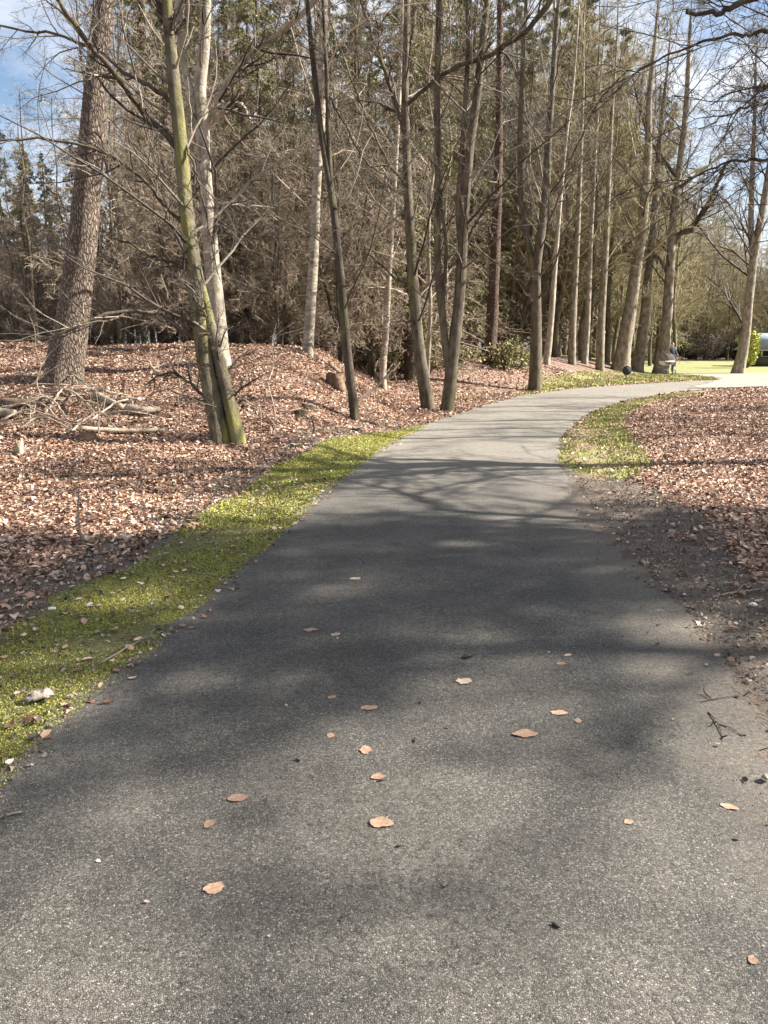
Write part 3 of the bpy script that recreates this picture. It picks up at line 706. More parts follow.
SP_big = spec_mod(SP_tall, n=26, ln=0.36, up=0.06, t0=0.25); SP_big[0].update(rr=0.24); SP_big[1].update(n=9); SP_big[2].update(n=8); SP_big[3].update(n=7)
hero_tree('big_beech_tree', 'largest spreading bare beech, its flared base on the lawn edge beside the person', 'tree',
    [([(660, 372), (665, 340), (668, 300), (671, 250), (674, 215), (679, 170), (685, 120), (688, 70), (690, 30)], 0.38, 0.12)],
    [([(673, 245), (680, 234), (692, 230), (700, 215), (712, 195, -1), (725, 165, -2)], 0.17, 0.08),
     ([(667, 272), (662, 262), (655, 256), (640, 255, -1), (625, 252, -2)], 0.12, 0.05),
     ([(677, 190), (690, 180), (705, 168, 1), (728, 150, 2), (745, 130, 3)], 0.10, 0.04),
     ([(678, 180), (664, 160), (650, 140, -1), (640, 110, -2), (632, 75, -3)], 0.10, 0.04)],
    M['tall'], M['twig'], SP_big, seed=43, top=19, base_px=(660, 373.5), flare=0.55, sides=18)
hero_tree('big_beech_tree', 'broad dark beech with flared roots between lawn and kiosk', 'tree',
    [([(738, 373), (744, 345), (748, 310), (752, 270), (757, 240), (766, 190), (775, 130), (782, 60)], 0.33, 0.15),
     ([(753, 262), (751, 220), (752, 180), (754, 130), (756, 60)], 0.2, 0.08)],
    [([(747, 320), (738, 332), (725, 340), (712, 342, -1)], 0.08, 0.03),
     ([(746, 330), (735, 310, 1), (722, 290, 2), (705, 275, 3)], 0.07, 0.03),
     ([(755, 250), (742, 225, 1), (725, 200, 2), (700, 190, 3)], 0.08, 0.03)],
    M['tall'], M['twig'], SP_big, seed=44, top=18, base_px=(738, 373.5), flare=0.5, sides=18)

# trees just outside the frame whose limbs reach in and whose crowns shade the path
def free_tree(name, label, loc, height, r0, mat, twig, spec, seed, lean=(0, 0), limbs=()):
    rg = np.random.default_rng(seed); z0 = float(H(loc[0], loc[1]))
    root = thing(name, (loc[0], loc[1], z0), label, 'tree')
    zs = np.linspace(-0.2, height, 9); W = np.stack([lean[0]*zs+0.06*height*0.2*rg.normal(size=9), lean[1]*zs+0.06*height*0.2*rg.normal(size=9), zs], 1)
    P = smooth_line(W, 40); R = np.linspace(r0, 0.03, 40)
    tb = Bag(); trunk_tube(P, R, 14, tb, 0.4, 0.04, rg)
    EP = []; ER = []
    for (pts, ra, rb) in limbs:
        Wl = np.array([np.asarray(q)-np.array([loc[0], loc[1], z0]) for q in pts]); Pl = smooth_line(Wl, 24)
        Pl[1:-1] += 0.02*rg.normal(size=(22, 3))
        lb_ = Bag(); tubes(Pl[None], np.linspace(ra, rb, 24)[None], 7, lb_); lb_.obj('limb', mat, root, True); EP.append(resamp(Pl, 8)); ER.append(np.linspace(ra, rb, 8))
    tb.obj('trunk', mat, root, True)
    s = np.linspace(0, 39, 14).astype(int)
    bag = Bag(); sp = dict(spec[0]); sp['K'] = 8; sd = sp.pop('sides', 5)
    P1, R1 = grow(P[s][None], R[s][None], rg=rg, **sp); tubes(P1, R1, sd, bag)
    if EP: P1 = np.concatenate([P1, np.array(EP), np.array(EP)]); R1 = np.concatenate([R1, np.array(ER), np.array(ER)])
    for sp in spec[1:]:
        sp = dict(sp); sd = sp.pop('sides', 3); P1, R1 = grow(P1, R1, rg=rg, **sp); tubes(P1, R1, sd, bag)
    bag.obj('crown', twig, root); return root
SP_shade = [dict(n=30, t0=0.25, t1=0.98, ang=60, ln=0.42, wig=0.14, up=0.04, rr=0.45, rmin=0.012, sides=5),
            dict(n=9, t0=0.12, t1=0.98, ang=42, ln=0.5, K=6, wig=0.16, up=0.02, rr=0.5, rmin=0.008, sides=4),
            dict(n=8, t0=0.1, t1=0.98, ang=45, ln=0.45, K=5, wig=0.16, up=0.02, rr=0.55, rmin=0.005, sides=3),
            dict(n=6, t0=0.1, t1=0.98, ang=45, ln=0.5, K=3, wig=0.15, up=0.0, rr=0.6, rmin=0.0035, sides=3)]
YB = 10.0
def lim(pts, dy0=0): return [plane(px, py, YB+dz) for px, py, dz in pts]
free_tree('overhanging_beech_tree', 'beech just outside the view whose dark limbs reach in at the upper right corner', (8.6, 10.6), 12, 0.26, M['dark'], M['twig'], spec_mod(SP_shade, n=16, t0=0.4), 51,
    limbs=[([(8.6, 10.6, 4.6)]+lim([(860, -20, .3), (751, 0, 0), (729, 9, -.1), (714, 14, -.1), (696, 13, -.2), (681, 9, -.3)]), 0.05, 0.016),
           ([(8.6, 10.6, 4.0)]+lim([(860, 60, .4), (768, 33, .3), (749, 36, .3), (727, 35, .4), (687, 47, .6), (644, 66, .8), (600, 103, 1)]), 0.035, 0.007),
           ([(8.6, 10.6, 3.9)]+lim([(860, 90, -.4), (800, 70, -.5), (768, 83, -.6), (757, 92, -.7)]), 0.045, 0.025),
           ([(8.6, 10.6, 3.2)]+lim([(850, 110, .4), (768, 103, .6), (731, 114, .8), (698, 129, 1)]), 0.028, 0.007),
           ([(8.6, 10.6, 3.0)]+lim([(850, 170, .4), (768, 160, .6), (720, 165, .8), (672, 190, 1)]), 0.035, 0.008)])

# ------------------------------------------------------------------ forest behind
def spruce_proto(seed, height, mat, nboughs=70, blen=2.6, dead=0.0, r0=0.2, trunkmat='dark', green=True):
    rg = np.random.default_rng(seed)
    root = thing('spruce_tree', (0, 0, 0), 'x', 'tree')
    zs = np.linspace(-0.3, height, 9); W = np.stack([0.05*rg.normal(size=9), 0.05*rg.normal(size=9), zs], 1)
    P = smooth_line(W, 20); R = np.linspace(r0, 0.02, 20); tb = Bag(); trunk_tube(P, R, 9, tb, 0.2, 0.03, rg)
    tb.obj('trunk', M[trunkmat], root, True)
    ax = P[None]; ar = R[None]
    bag = Bag(); db = Bag()
    if dead > 0:
        P1, R1 = grow(ax, ar, 46, 0.06, 0.06+dead, 92, blen*0.85, K=6, wig=0.06, up=-0.07, rr=0.2, rmin=0.012, absolute=True, tpow=0.3, rg=rg)
        tubes(P1, R1, 3, db); P2, R2 = grow(P1, R1, 9, 0.2, 0.98, 55, 0.38, K=4, wig=0.12, up=-0.12, rr=0.5, rmin=0.008, rg=rg); tubes(P2, R2, 3, db)
        P3, R3 = grow(P2, R2, 5, 0.1, 0.98, 50, 0.45, K=3, wig=0.12, up=-0.12, rr=0.6, rmin=0.006, rg=rg); tubes(P3, R3, 3, db)
        db.obj('dead_boughs', M['twig_pale'], root)
    P1, R1 = grow(ax, ar, nboughs, max(0.08, dead*0.8), 0.99, 90, blen, K=6, wig=0.05, up=-0.045, rr=0.2, rmin=0.012, absolute=True, tpow=0.85, rg=rg)
    tubes(P1, R1, 3, bag)
    P2, R2 = grow(P1, R1, 13, 0.12, 1.0, 52, 0.34, K=4, wig=0.08, up=-0.10, rr=0.5, rmin=0.008, rg=rg); tubes(P2, R2, 3, bag)
    # needle sprays
    n = len(P2); k = 22; t = rg.random((n, k))*2.99; i0 = t.astype(int); fr = (t-i0)[..., None]
    ii = np.arange(n)[:, None]; p = P2[ii, i0]*(1-fr)+P2[ii, i0+1]*fr; d = nrm(P2[ii, i0+1]-P2[ii, i0])
    p = p.reshape(-1, 3); d = d.reshape(-1, 3); m = len(p)
    dd = nrm(d+0.65*rg.normal(size=(m, 3))+np.array([0, 0, -0.35])); s = nrm(np.cross(dd, rg.normal(size=(m, 3))))
    L = (0.09+0.13*rg.random(m))[:, None]; w = (0.009+0.010*rg.random(m))[:, None]
    V = np.stack([p, p+dd*L*0.45+s*w, p+dd*L, p+dd*L*0.45-s*w], 1).reshape(-1, 3)
    bag.add(V, (np.arange(m)*4)[:, None]+np.arange(4)[None])
    bag.obj('crown', mat, root)
    return root
def bare_proto(name, seed, height, mat, twig, r0=0.13, n0=26, ln=0.26, ang=50, up=0.02, stems=1, rm=0.0055):
    rg = np.random.default_rng(seed); root = thing(name, (0, 0, 0), 'x', 'tree')
    tb = Bag(); AX = []; AR = []
    for s in range(stems):
        a = rg.random()*6.28; sp = 0.0 if stems == 1 else 0.18
        zs = np.linspace(-0.3, height*(1 if s == 0 else 0.8), 9)
        W = np.stack([np.cos(a)*sp*zs*(s > 0)+0.02*height*rg.normal(size=9)*0.5, np.sin(a)*sp*zs*(s > 0)+0.02*height*rg.normal(size=9)*0.5, zs], 1)
        P = smooth_line(W, 20); R = np.linspace(r0, 0.02, 20); trunk_tube(P, R, 8, tb, 0.25, 0.04, rg)
        AX.append(resamp(P, 14)); AR.append(np.linspace(r0, 0.02, 14))
    tb.obj('trunk', mat, root, True)
    bag = Bag(); AX = np.array(AX); AR = np.array(AR)
    P1, R1 = grow(AX, AR, n0, 0.12, 0.98, ang, ln, K=6, wig=0.14, up=up, rr=0.3, rmin=rm*1.4, rg=rg); tubes(P1, R1, 3, bag)
    P2, R2 = grow(P1, R1, 8, 0.12, 0.98, 45, 0.5, K=5, wig=0.16, up=up, rr=0.5, rmin=rm, rg=rg); tubes(P2, R2, 3, bag)
    P3, R3 = grow(P2, R2, 7, 0.1, 0.98, 45, 0.48, K=3, wig=0.16, up=up, rr=0.55, rmin=rm*0.8, rg=rg); tubes(P3, R3, 3, bag)
    P4, R4 = grow(P3, R3, 3, 0.2, 0.98, 45, 0.55, K=3, wig=0.16, up=up, rr=0.55, rmin=rm*0.7, rg=rg); tubes(P4, R4, 3, bag)
    bag.obj('crown', twig, root); return root

spr = [spruce_proto(61, 19, M['needle'], 105, 3.0, 0.10, 0.2), spruce_proto(62, 17, M['needle_light'], 100, 2.8, 0.12, 0.17), spruce_proto(63, 21, M['needle'], 95, 3.3, 0.36, 0.22, 'red')]
bar = [bare_proto('bare_tree', 71, 13, M['tall'], M['twig_pale'], 0.085, 30, 0.24, 60, -0.03),
       bare_proto('bare_tree', 72, 15, M['beech'], M['twig'], 0.13, 28, 0.26, 48, 0.03),
       bare_proto('bare_tree', 73, 9, M['dark'], M['twig_pale'], 0.06, 26, 0.32, 55, -0.06, stems=4),
       bare_proto('bare_tree', 74, 16, M['beech'], M['twig_olive'], 0.14, 30, 0.25, 50, 0.02)]
bar.append(bare_proto('bare_tree', 75, 15, M['beech'], M['twig_olive'], 0.2, 44, 0.34, 55, 0.01, rm=0.014))
used = set()
def place(proto, x, y, rz=None, sc=1.0, label='', group=''):
    z = float(H(x, y))-0.05; rz = rng.random()*6.28 if rz is None else rz
    if id(proto) not in used:
        used.add(id(proto)); proto.location = (x, y, z); proto.rotation_euler = (0, 0, rz); proto.scale = (sc, sc, sc)
        proto['label'] = label; proto['group'] = group; return proto
    return dup(proto, (x, y, z), rz, sc, label, group)
def xw(px, Y): return (px-384)/F*Y/math.cos(PITCH)*1.02*0.975
GL = {'mid': ('bare olive brown tree deep in the wood behind the row of tall trunks', 'bare trees deep in the wood'),
      'spr': ('dark spruce with drooping boughs, standing in the wood beyond the leafy bank', 'spruces in the wood beyond the bank'),
      'spl': ('light green spruce low in the wood beyond the leafy bank', 'lighter spruces in the wood beyond the bank'),
      'bar': ('thin bare tree with a haze of tan twigs in front of the dark spruces', 'thin bare trees before the spruces'),
      'far': ('bare olive brown tree in the far wood behind the lawn', 'bare trees behind the lawn'),
      'fsp': ('dark spruce in the far wood behind the lawn', 'spruces behind the lawn')}
# spruces: a band of rows
def jx(a): return a*(rng.random()-0.5)
for (Y, px0, px1, step, kinds, sc) in [(27.5, 150, 430, 52, (0, 2, 1), 0.95), (33, 60, 440, 44, (2, 0, 1), 1.05), (39, -40, 470, 42, (0, 1, 2), 1.1), (47, -60, 560, 34, (2, 1, 0), 1.2), (56, -80, 600, 32, (0, 2, 1), 1.3)]:
    px = px0
    while px < px1:
        k = kinds[int(rng.random()*3)]; s = sc*(0.85+0.3*rng.random())
        if px < 165: s *= 0.30 + 0.12*rng.random()
        elif 215 < px < 400 and rng.random() < 0.75: s *= 0.62 + 0.14*rng.random()      # lower growth where the sky shows at the left
        yy = Y+jx(4)
        place(spr[k], xw(px+jx(20), yy), yy, sc=s, label=GL['spl' if k == 1 else 'spr'][0], group=GL['spl' if k == 1 else 'spr'][1])
        px += step
# bare trees and undergrowth in front of them
for (Y, px0, px1, step, kinds, sc) in [(23.5, -20, 440, 74, (2, 0, 2), 0.8), (26.5, -40, 415, 46, (0, 2, 2), 1.0), (31, -40, 450, 40, (0, 1, 0), 1.0), (42.5, 120, 590, 36, (1, 0, 3), 1.15)]:
    px = px0
    while px < px1:
        k = kinds[int(rng.random()*3)]; s = sc*(0.8+0.4*rng.random())
        if px < 110: s *= 0.6
        yy = Y+jx(3)
        place(bar[k], xw(px+jx(24), yy), yy, sc=s, label=GL['bar'][0], group=GL['bar'][1]); px += step
for (Y, px0, px1, step) in [(27, -70, 60, 24), (31, -60, 130, 22), (36, -60, 130, 20)]:
    px = px0
    while px < px1:
        yy = Y+jx(2); place(spr[1], xw(px+jx(12), yy), yy, sc=0.34+0.12*rng.random(), label=GL['spl'][0], group=GL['spl'][1]); px += step
for (Y, px0, px1, step) in [(25.5, -60, 120, 22), (29, -60, 130, 24)]:
    px = px0
    while px < px1:
        yy = Y+jx(2); place(bar[2 if rng.random() < .6 else 0], xw(px+jx(14), yy), yy, sc=0.42+0.16*rng.random(), label=GL['bar'][0], group=GL['bar'][1]); px += step
for (Y, px0, px1, step, sc) in [(45, 425, 600, 17, 0.95), (50, 180, 610, 22, 1.1), (55, 430, 640, 15, 1.2), (64, 420, 650, 14, 1.35)]:
    px = px0
    while px < px1:
        yy = Y+jx(3); place(bar[4] if rng.random() < 0.6 else bar[3], xw(px+jx(12), yy), yy, sc=sc*(0.8+0.35*rng.random()), label=GL['mid'][0], group=GL['mid'][1]); px += step
# right: behind the lawn
for (Y, px0, px1, step, sc) in [(52, 560, 616, 22, 1.15), (62, 556, 660, 17, 1.25), (84, 600, 900, 18, 1.15), (92, 590, 920, 13, 1.25), (104, 580, 940, 11, 1.35), (116, 570, 960, 10, 1.4)]:
    px = px0
    while px < px1:
        s = sc*(0.8+0.35*rng.random()); yy = Y+jx(5)
        f = np.interp(px, [560, 620, 690, 740, 900], [1.15, 1.05, 0.9, 0.68, 0.7])
        place(bar[(3 if rng.random() < 0.7 else 1) if Y < 80 else 4], xw(px+jx(14), yy), yy, sc=s*f*0.95, label=GL['far'][0], group=GL['far'][1]); px += step
for (Y, px0, px1, step, sc) in [(60, 545, 610, 14, 1.15), (72, 560, 640, 13, 1.2), (98, 600, 940, 17, 0.62), (112, 590, 960, 10, 0.85), (124, 580, 980, 9, 0.95)]:
    px = px0
    while px < px1:
        yy = Y+jx(5); s = sc*(0.75+0.4*rng.random())
        f = np.interp(px, [560, 640, 760, 900], [1.15, 1.0, 0.8, 0.8])
        place(spr[1] if rng.random() < 0.6 else spr[0], xw(px+jx(12), yy), yy, sc=s*f, label=GL['fsp'][0], group=GL['fsp'][1]); px += step

for i, (x, y, s) in enumerate([(11.5, 14.2, 0.95), (15, 17.5, 1.1), (18.5, 16.0, 1.1), (16.5, 21.0, 1.1), (20, 24.5, 1.15), (22, 20, 1.2)]):
    place(bar[1], x, y, sc=s, label='slim bare tree outside the view beyond the right hand leaves', group='slim trees beyond the right hand leaves')
# shade trees to the right of the frame (the sun stands over there)
def sunpt(x, y, s):
    a, e = math.radians(84), math.radians(36); return (x+s*math.sin(a), y+s*math.cos(a), s*math.tan(e))
shade = [(11.5, 6.6, 1.0), (13.5, 4.6, 1.0), (10.0, 2.2, 0.85), (16.5, 6.2, 1.15), (15, 1.2, 1.0)]
sp_extra = []
for i, (x, y, s) in enumerate(shade):
    pass
for i, (x, y, hgt, sd, nn, r0, t0) in enumerate([(8.6, 7.2, 9.5, 81, 12, 0.11, 0.35), (15.5, 7.0, 17, 82, 60, 0.24, 0.4), (16.5, 5.3, 20, 83, 60, 0.17, 0.56), (17.5, 2.1, 20, 84, 20, 0.16, 0.62)]):
    free_tree('roadside_beech_tree', ['slender beech outside the view throwing a forked shadow on the path', 'tall beech outside the view shading the middle of the path', 'taller beech outside the view shading the near asphalt', 'beech outside the view beside the camera'][i],
              (x, y), hgt, r0, M['dark'], M['twig'], spec_mod(SP_shade, n=nn, ln=0.24 if i > 1 else 0.28, t0=t0), sd,
              limbs=[] if i else [([(8.5, 7.25, 3.9)]+[sunpt(*q) for q in [(0.75, 7.0, 7.3), (0.40, 7.5, 7.2), (0.10, 8.1, 7.1), (-0.35, 8.7, 7.1), (-0.9, 9.3, 7.1)]], 0.06, 0.02),
                                  ([sunpt(0.25, 7.8, 7.15), sunpt(0.6, 8.3, 7.3), sunpt(1.2, 8.9, 7.3), sunpt(1.9, 9.3, 7.2)], 0.035, 0.012),
                                  ([sunpt(-0.1, 8.4, 7.1), sunpt(0.0, 9.2, 7.1), sunpt(0.1, 10.0, 7.1)], 0.03, 0.01)])
for i, (x, y, s) in enumerate([(17.5, 7.9, 1.0), (20.0, 6.6, 1.15), (21.5, 7.6, 1.1)]):
    place(spr[(1, 0, 2)[i]], x, y, sc=s, label='spruce outside the view to the right of the path', group='spruces outside the view')

# ------------------------------------------------------------------ dead wood, stumps, twigs
def stick(name, label, pts, r0, r1, mat='dead', cat='branch', group=None, side=3, sides=7, seed=0, root_px=None):
    rg = np.random.default_rng(200+seed); P = smooth_line(np.array(pts), 16); P[1:-1] += (0.25 if r0 < 0.04 else 0.06)*r0*rg.normal(size=(14, 3))
    loc = P[0].copy(); root = thing(name, loc, label, cat, group)
    b = Bag(); R = np.linspace(r0, r1, 16)*(1+(0.08 if r0 < 0.04 else 0.025)*rg.normal(size=16)); P = P-loc
    P = np.vstack([P[0]-0.001*nrm((P[1]-P[0])[None])[0], P, P[-1]+0.001*nrm((P[-1]-P[-2])[None])[0]]); R = np.concatenate([[0.001], R, [0.001]])
    tubes(P[None], R[None], sides, b)
    b2 = b
    if side:
        Q, RQ = grow(P[None], R[None], side, 0.25, 0.98, 45, 0.3, K=5, wig=0.15, up=0.05, rr=0.55, rmin=0.004, rg=rg); tubes(Q, RQ, 4, b2)
        Q2, R2 = grow(Q, RQ, 3, 0.2, 0.95, 45, 0.4, K=4, wig=0.15, up=0.05, rr=0.6, rmin=0.003, rg=rg); tubes(Q2, R2, 3, b2)
    b.obj('stem', M[mat], root, True)
    return root
def gp(px, py, lift=0.0): 
    p = ground(px, py); p[2] += lift; return p
stick('fallen_log', 'long fallen log at the foot of the leaning pine', [gp(-25, 405, .06), gp(20, 407, .05), gp(50, 404, .05), gp(72, 403, .02)], 0.10, 0.07, 'rot', 'log', side=0, sides=10, seed=1)
stick('fallen_log', 'short broken log lying below the pine with a pale split end', [gp(95, 400, .1), gp(108, 406, .1), gp(122, 412, .08)], 0.06, 0.045, 'dead', 'log', side=0, sides=10, seed=2)
stick('fallen_log', 'pale lichen spotted log just right of the broken one', [gp(128, 413, .08), gp(145, 416, .09), gp(160, 414, .08)], 0.065, 0.05, 'dead', 'log', side=0, sides=10, seed=3)
stick('fallen_log', 'mossy log end poking in at the edge of the deadwood', [gp(-20, 417, .08), gp(2, 418, .08), gp(15, 419, .08)], 0.07, 0.07, 'dead', 'log', side=0, sides=10, seed=4)
stick('fallen_log', 'thin straight log across the leaves below the deadwood heap', [gp(80, 432, .05), gp(115, 434, .05), gp(165, 433, .04)], 0.045, 0.03, 'dead', 'log', side=1, seed=5)
k = 0
for (a, bb, c, r) in [((38, 390), (75, 405), (110, 432), .025), ((0, 411), (40, 414), (60, 424), .022), ((60, 396), (90, 402), (128, 398), .03), ((0, 424), (30, 421), (70, 427), .02),
                      ((62, 372), (82, 392), (100, 402), .022), ((100, 418), (130, 424), (165, 422), .02), ((20, 432), (45, 428), (86, 440), .018), ((30, 402), (52, 412), (66, 420), .025), ((110, 403), (135, 409), (172, 418), .02),
                      ((45, 418), (60, 405), (66, 390), .02), ((5, 398), (40, 394), (90, 390), .02), ((90, 425), (120, 412), (150, 402), .018), ((70, 436), (100, 425), (120, 436), .016), ((150, 398), (170, 404), (195, 408), .02)]:
    k += 1
    stick('dead_branch', 'dry broken branch in the tangle of deadwood below the pine', [gp(*a, .05), gp(*bb, .16+0.1*random.random()), gp(*c, .05)], r, r*0.5, 'dead', 'branch', 'dead branches in the tangle below the pine', side=4, seed=10+k)
for k2 in range(20):
    ax_, ay_ = 165*random.random()-5, 392+38*random.random(); an = random.uniform(-0.5, 0.5)+(PI if random.random() < .5 else 0); ll = random.uniform(25, 55)
    bx_, by_ = ax_+ll*math.cos(an), ay_+0.35*ll*math.sin(an); k += 1
    if bx_ > 195 or by_ < 388: continue
    stick('dead_branch', 'dry broken branch in the tangle of deadwood below the pine', [gp(ax_, ay_, .02), gp((ax_+bx_)/2, (ay_+by_)/2, random.uniform(.05, .22)), gp(bx_, by_, .03)], random.uniform(.010, .022), .006, 'dead' if random.random() < .6 else 'rot', 'branch', 'dead branches in the tangle below the pine', side=5, seed=10+k)
stick('dead_branch', 'dead limb propped against the mossy beech at knee height', [gp(206, 410, .35), gp(180, 402, .42), gp(158, 400, .5), gp(150, 380, .35)], 0.03, 0.02, 'dead', 'branch', side=5, seed=31)
stick('leaning_stick', 'dark slanting stick leaning right behind the thin young beech', [gp(352, 405, 0), plane(372, 390, 17.5), plane(388, 375, 18), plane(400, 362, 18.4)], 0.035, 0.02, 'dark', 'stick', side=2, seed=32)
stick('fallen_stick', 'dark stick lying between the young beech and the moss', [gp(356, 421, .02), gp(370, 424, .03), gp(382, 428, .02)], 0.025, 0.015, 'dark', 'stick', side=1, seed=33)
stick('upright_stick', 'short dark stick stuck upright in the leaves left of the young beech', [gp(313, 436, -.02), plane(314, 428, gp(313, 436)[1]), plane(312, 418, gp(313, 436)[1])], 0.022, 0.012, 'dark', 'stick', side=0, seed=34)
stick('fallen_stick', 'pale twiggy stick across the leaves right of the mossy beech', [gp(243, 402, .05), gp(262, 415, .06), gp(276, 428, .02)], 0.015, 0.008, 'dead', 'stick', side=4, seed=35)
# saplings
def sapling(label, px, py, ht, seed, cat='sapling'):
    b = gp(px, py); rg = np.random.default_rng(300+seed); root = thing('sapling', b, label, cat)
    zs = np.linspace(-0.03, ht, 6); W = np.stack([0.03*rg.normal(size=6)*ht, 0.03*rg.normal(size=6)*ht, zs], 1)
    P = smooth_line(W, 14)[None]; R = np.linspace(0.012, 0.004, 14)[None]*(0.5+ht*0.5); t = Bag(); tubes(P, R, 6, t); t.obj('stem', M['dead'], root, True)
    c = Bag(); Q, RQ = grow(P, R, 9, 0.2, 0.98, 50, 0.4, K=6, wig=0.15, up=0.03, rr=0.5, rmin=0.0025, rg=rg); tubes(Q, RQ, 4, c)
    Q, RQ = grow(Q, RQ, 4, 0.2, 0.98, 45, 0.45, K=4, wig=0.15, rr=0.6, rmin=0.002, rg=rg); tubes(Q, RQ, 3, c); c.obj('twigs', M['twig_pale'], root)
sapling('small leafless sapling alone in the leaves nearest the moss', 85, 543, 0.62, 1)
sapling('leafless sapling beside the pale stick below the bank', 275, 420, 1.5, 2)
sapling('twiggy sapling at the left foot of the mossy beech', 182, 425, 1.1, 3)
sapling('bare sapling in the deadwood with a stem pale as bone', 100, 436, 0.9, 4)
sapling('bare sapling close behind the leaning pine log', 40, 398, 1.4, 5)
sapling('leafless sapling on the slope between mossy beech and young beech', 262, 432, 0.8, 6)
def lump(name, label, cat, loc, sx, sy, sz, mat, seed, top_flat=True, parts=None):
    rg = np.random.default_rng(400+seed); root = thing(name, loc, label, cat)
    n, m = 9, 14; V = []
    ph = rg.random(5)*6
    for i in range(n):
        t = i/(n-1); z = t if top_flat else math.sin(t*PI/2)
        pr = (1.15-0.25*t) if top_flat else math.cos(t*PI/2*0.98)
        for j in range(m):
            a = j*2*PI/m; r = pr*(1+0.16*math.sin(3*a+ph[0]+t*2)+0.10*math.sin(5*a+ph[1]-t*3)+0.05*rg.normal())
            V.append((sx*r*math.cos(a), sy*r*math.sin(a), sz*(z*(1+0.12*math.sin(2*a+ph[2])*t)+0.02*rg.normal()) - 0.04))
    c = len(V); V.append((0, 0, sz*(0.9 if top_flat else 1.0)-0.04))
    Q = [(i*m+j, i*m+(j+1) % m, (i+1)*m+(j+1) % m, (i+1)*m+j) for i in range(n-1) for j in range(m)]
    b = Bag(); b.add(V, np.array(Q)); b.obj('wood' if 'stump' in name else 'body', M[mat], root, False)
    b2 = Bag(); rim = np.array(V[(n-1)*m:n*m]); b2.add(np.vstack([rim, [V[c]]]), T=np.array([(j, (j+1) % m, m) for j in range(m)])); b2.obj('top_face', M['rot' if mat != 'dark' else 'dead'], root, False)
    return root
lump('tree_stump', 'ragged brown stump on the slope behind the thin young beech', 'stump', gp(336, 388), 0.2, 0.18, 0.34, 'rot', 1)
lump('tree_stump', 'low split stump piece leaning beside the ragged brown stump', 'stump', gp(346, 389), 0.13, 0.12, 0.24, 'rot', 2)
lump('tree_stump', 'small dark stump in the leaves above the wider moss edge', 'stump', gp(296, 447), 0.075, 0.07, 0.09, 'dark', 3)
lump('tree_stump', 'small dark stump beside the foot of the thin young beech', 'stump', gp(357, 431), 0.08, 0.07, 0.10, 'dark', 4)
lump('tree_stump', 'tiny cut stump left of the upright stick', 'stump', gp(299, 415), 0.10, 0.07, 0.12, 'dark', 5)
lump('tree_stump', 'short dark stump on the slope above the upright stick', 'stump', gp(308, 409), 0.12, 0.07, 0.12, 'dark', 6)
lump('tree_stump', 'hollow rotten stump under the deadwood, dark opening facing out', 'stump', gp(88, 440), 0.13, 0.1, 0.15, 'rot', 7)
lump('tree_stump', 'thin pale broken stump at the lower edge of the deadwood', 'stump', gp(20, 453), 0.05, 0.06, 0.2, 'dead', 8)

# leaves lying on the asphalt, each one its own thing
def path_leaf(px, py, wpx, label, pale=0, rz=0, rnd=1.0, seed=0):
    x, y = flat(px, py); d = math.hypot(y, EYE); w = wpx/F*d*0.98; rg = np.random.default_rng(500+seed)
    n = 16; V = [(0, 0, 0.004)]; rim = []
    for j in range(n):
        a = j*2*PI/n; r = 0.47*(1+0.09*rg.normal())*(0.72 if j == (seed*5) % 16 and seed % 2 else 1); e = 1+0.16*abs(math.cos(a))**4*(2-rnd)
        rim.append((r*math.cos(a)*e, r*math.sin(a)*(0.62+0.3*rnd), 0.05*abs(math.sin(a*1.5+seed))+0.03*rg.random()))
    V = np.array([(0, 0, 0.02)]+[(0.5*q[0], 0.5*q[1], q[2]*0.3) for q in rim]+rim)*w
    T = [(0, 1+j, 1+(j+1) % n) for j in range(n)]; Q = [(1+j, 1+n+j, 1+n+(j+1) % n, 1+(j+1) % n) for j in range(n)]
    root = thing('fallen_leaf', (x, y, path_z(x, y)+0.001), label, 'leaf', rz=rz)
    b = Bag(); b.add(V, np.array(Q), np.array(T)); b.obj('blade', M['leaf_b'] if not pale else M['leaf_p'], root, False)
    s = Bag(); s.add([(-0.45*w, -0.012*w, .035*w), (-0.45*w, 0.012*w, .035*w), (-0.8*w, 0.03*w, .02*w)], T=[(0, 1, 2)])
    s.add([(-0.45*w, -0.012*w, .035*w), (0.5*w, 0, .06*w), (-0.45*w, 0.012*w, .035*w)], T=[(0, 1, 2)]); s.obj('stalk', M['dead'], root)
def leafmat(name, a, b2):
    m, nt, b = newmat(name); v = coord(nt)
    col = mix(nt, ramp(nt, [(0.3, (0, 0, 0)), (0.7, (1, 1, 1))], noise(nt, v, 70, 5, 0.7)), a, b2)
    oi = nd(nt, 'ShaderNodeObjectInfo'); hv = nd(nt, 'ShaderNodeHueSaturation'); mr = nd(nt, 'ShaderNodeMapRange'); mr.inputs[3].default_value = 0.6; mr.inputs[4].default_value = 1.35
    nt.links.new(oi.outputs['Random'], mr.inputs[0]); nt.links.new(mr.outputs[0], hv.inputs['Value']); nt.links.new(col, hv.inputs['Color'])
    nt.links.new(hv.outputs[0], b.inputs['Base Color']); setv(b, Roughness=0.55); bump(nt, b, noise(nt, v, 120, 4), 0.5, 0.003); return m
M['leaf_b'] = leafmat('brown_leaf', (0.20, 0.11, 0.07), (0.42, 0.27, 0.18))
M['leaf_p'] = leafmat('pale_leaf', (0.42, 0.30, 0.21), (0.6, 0.47, 0.35))
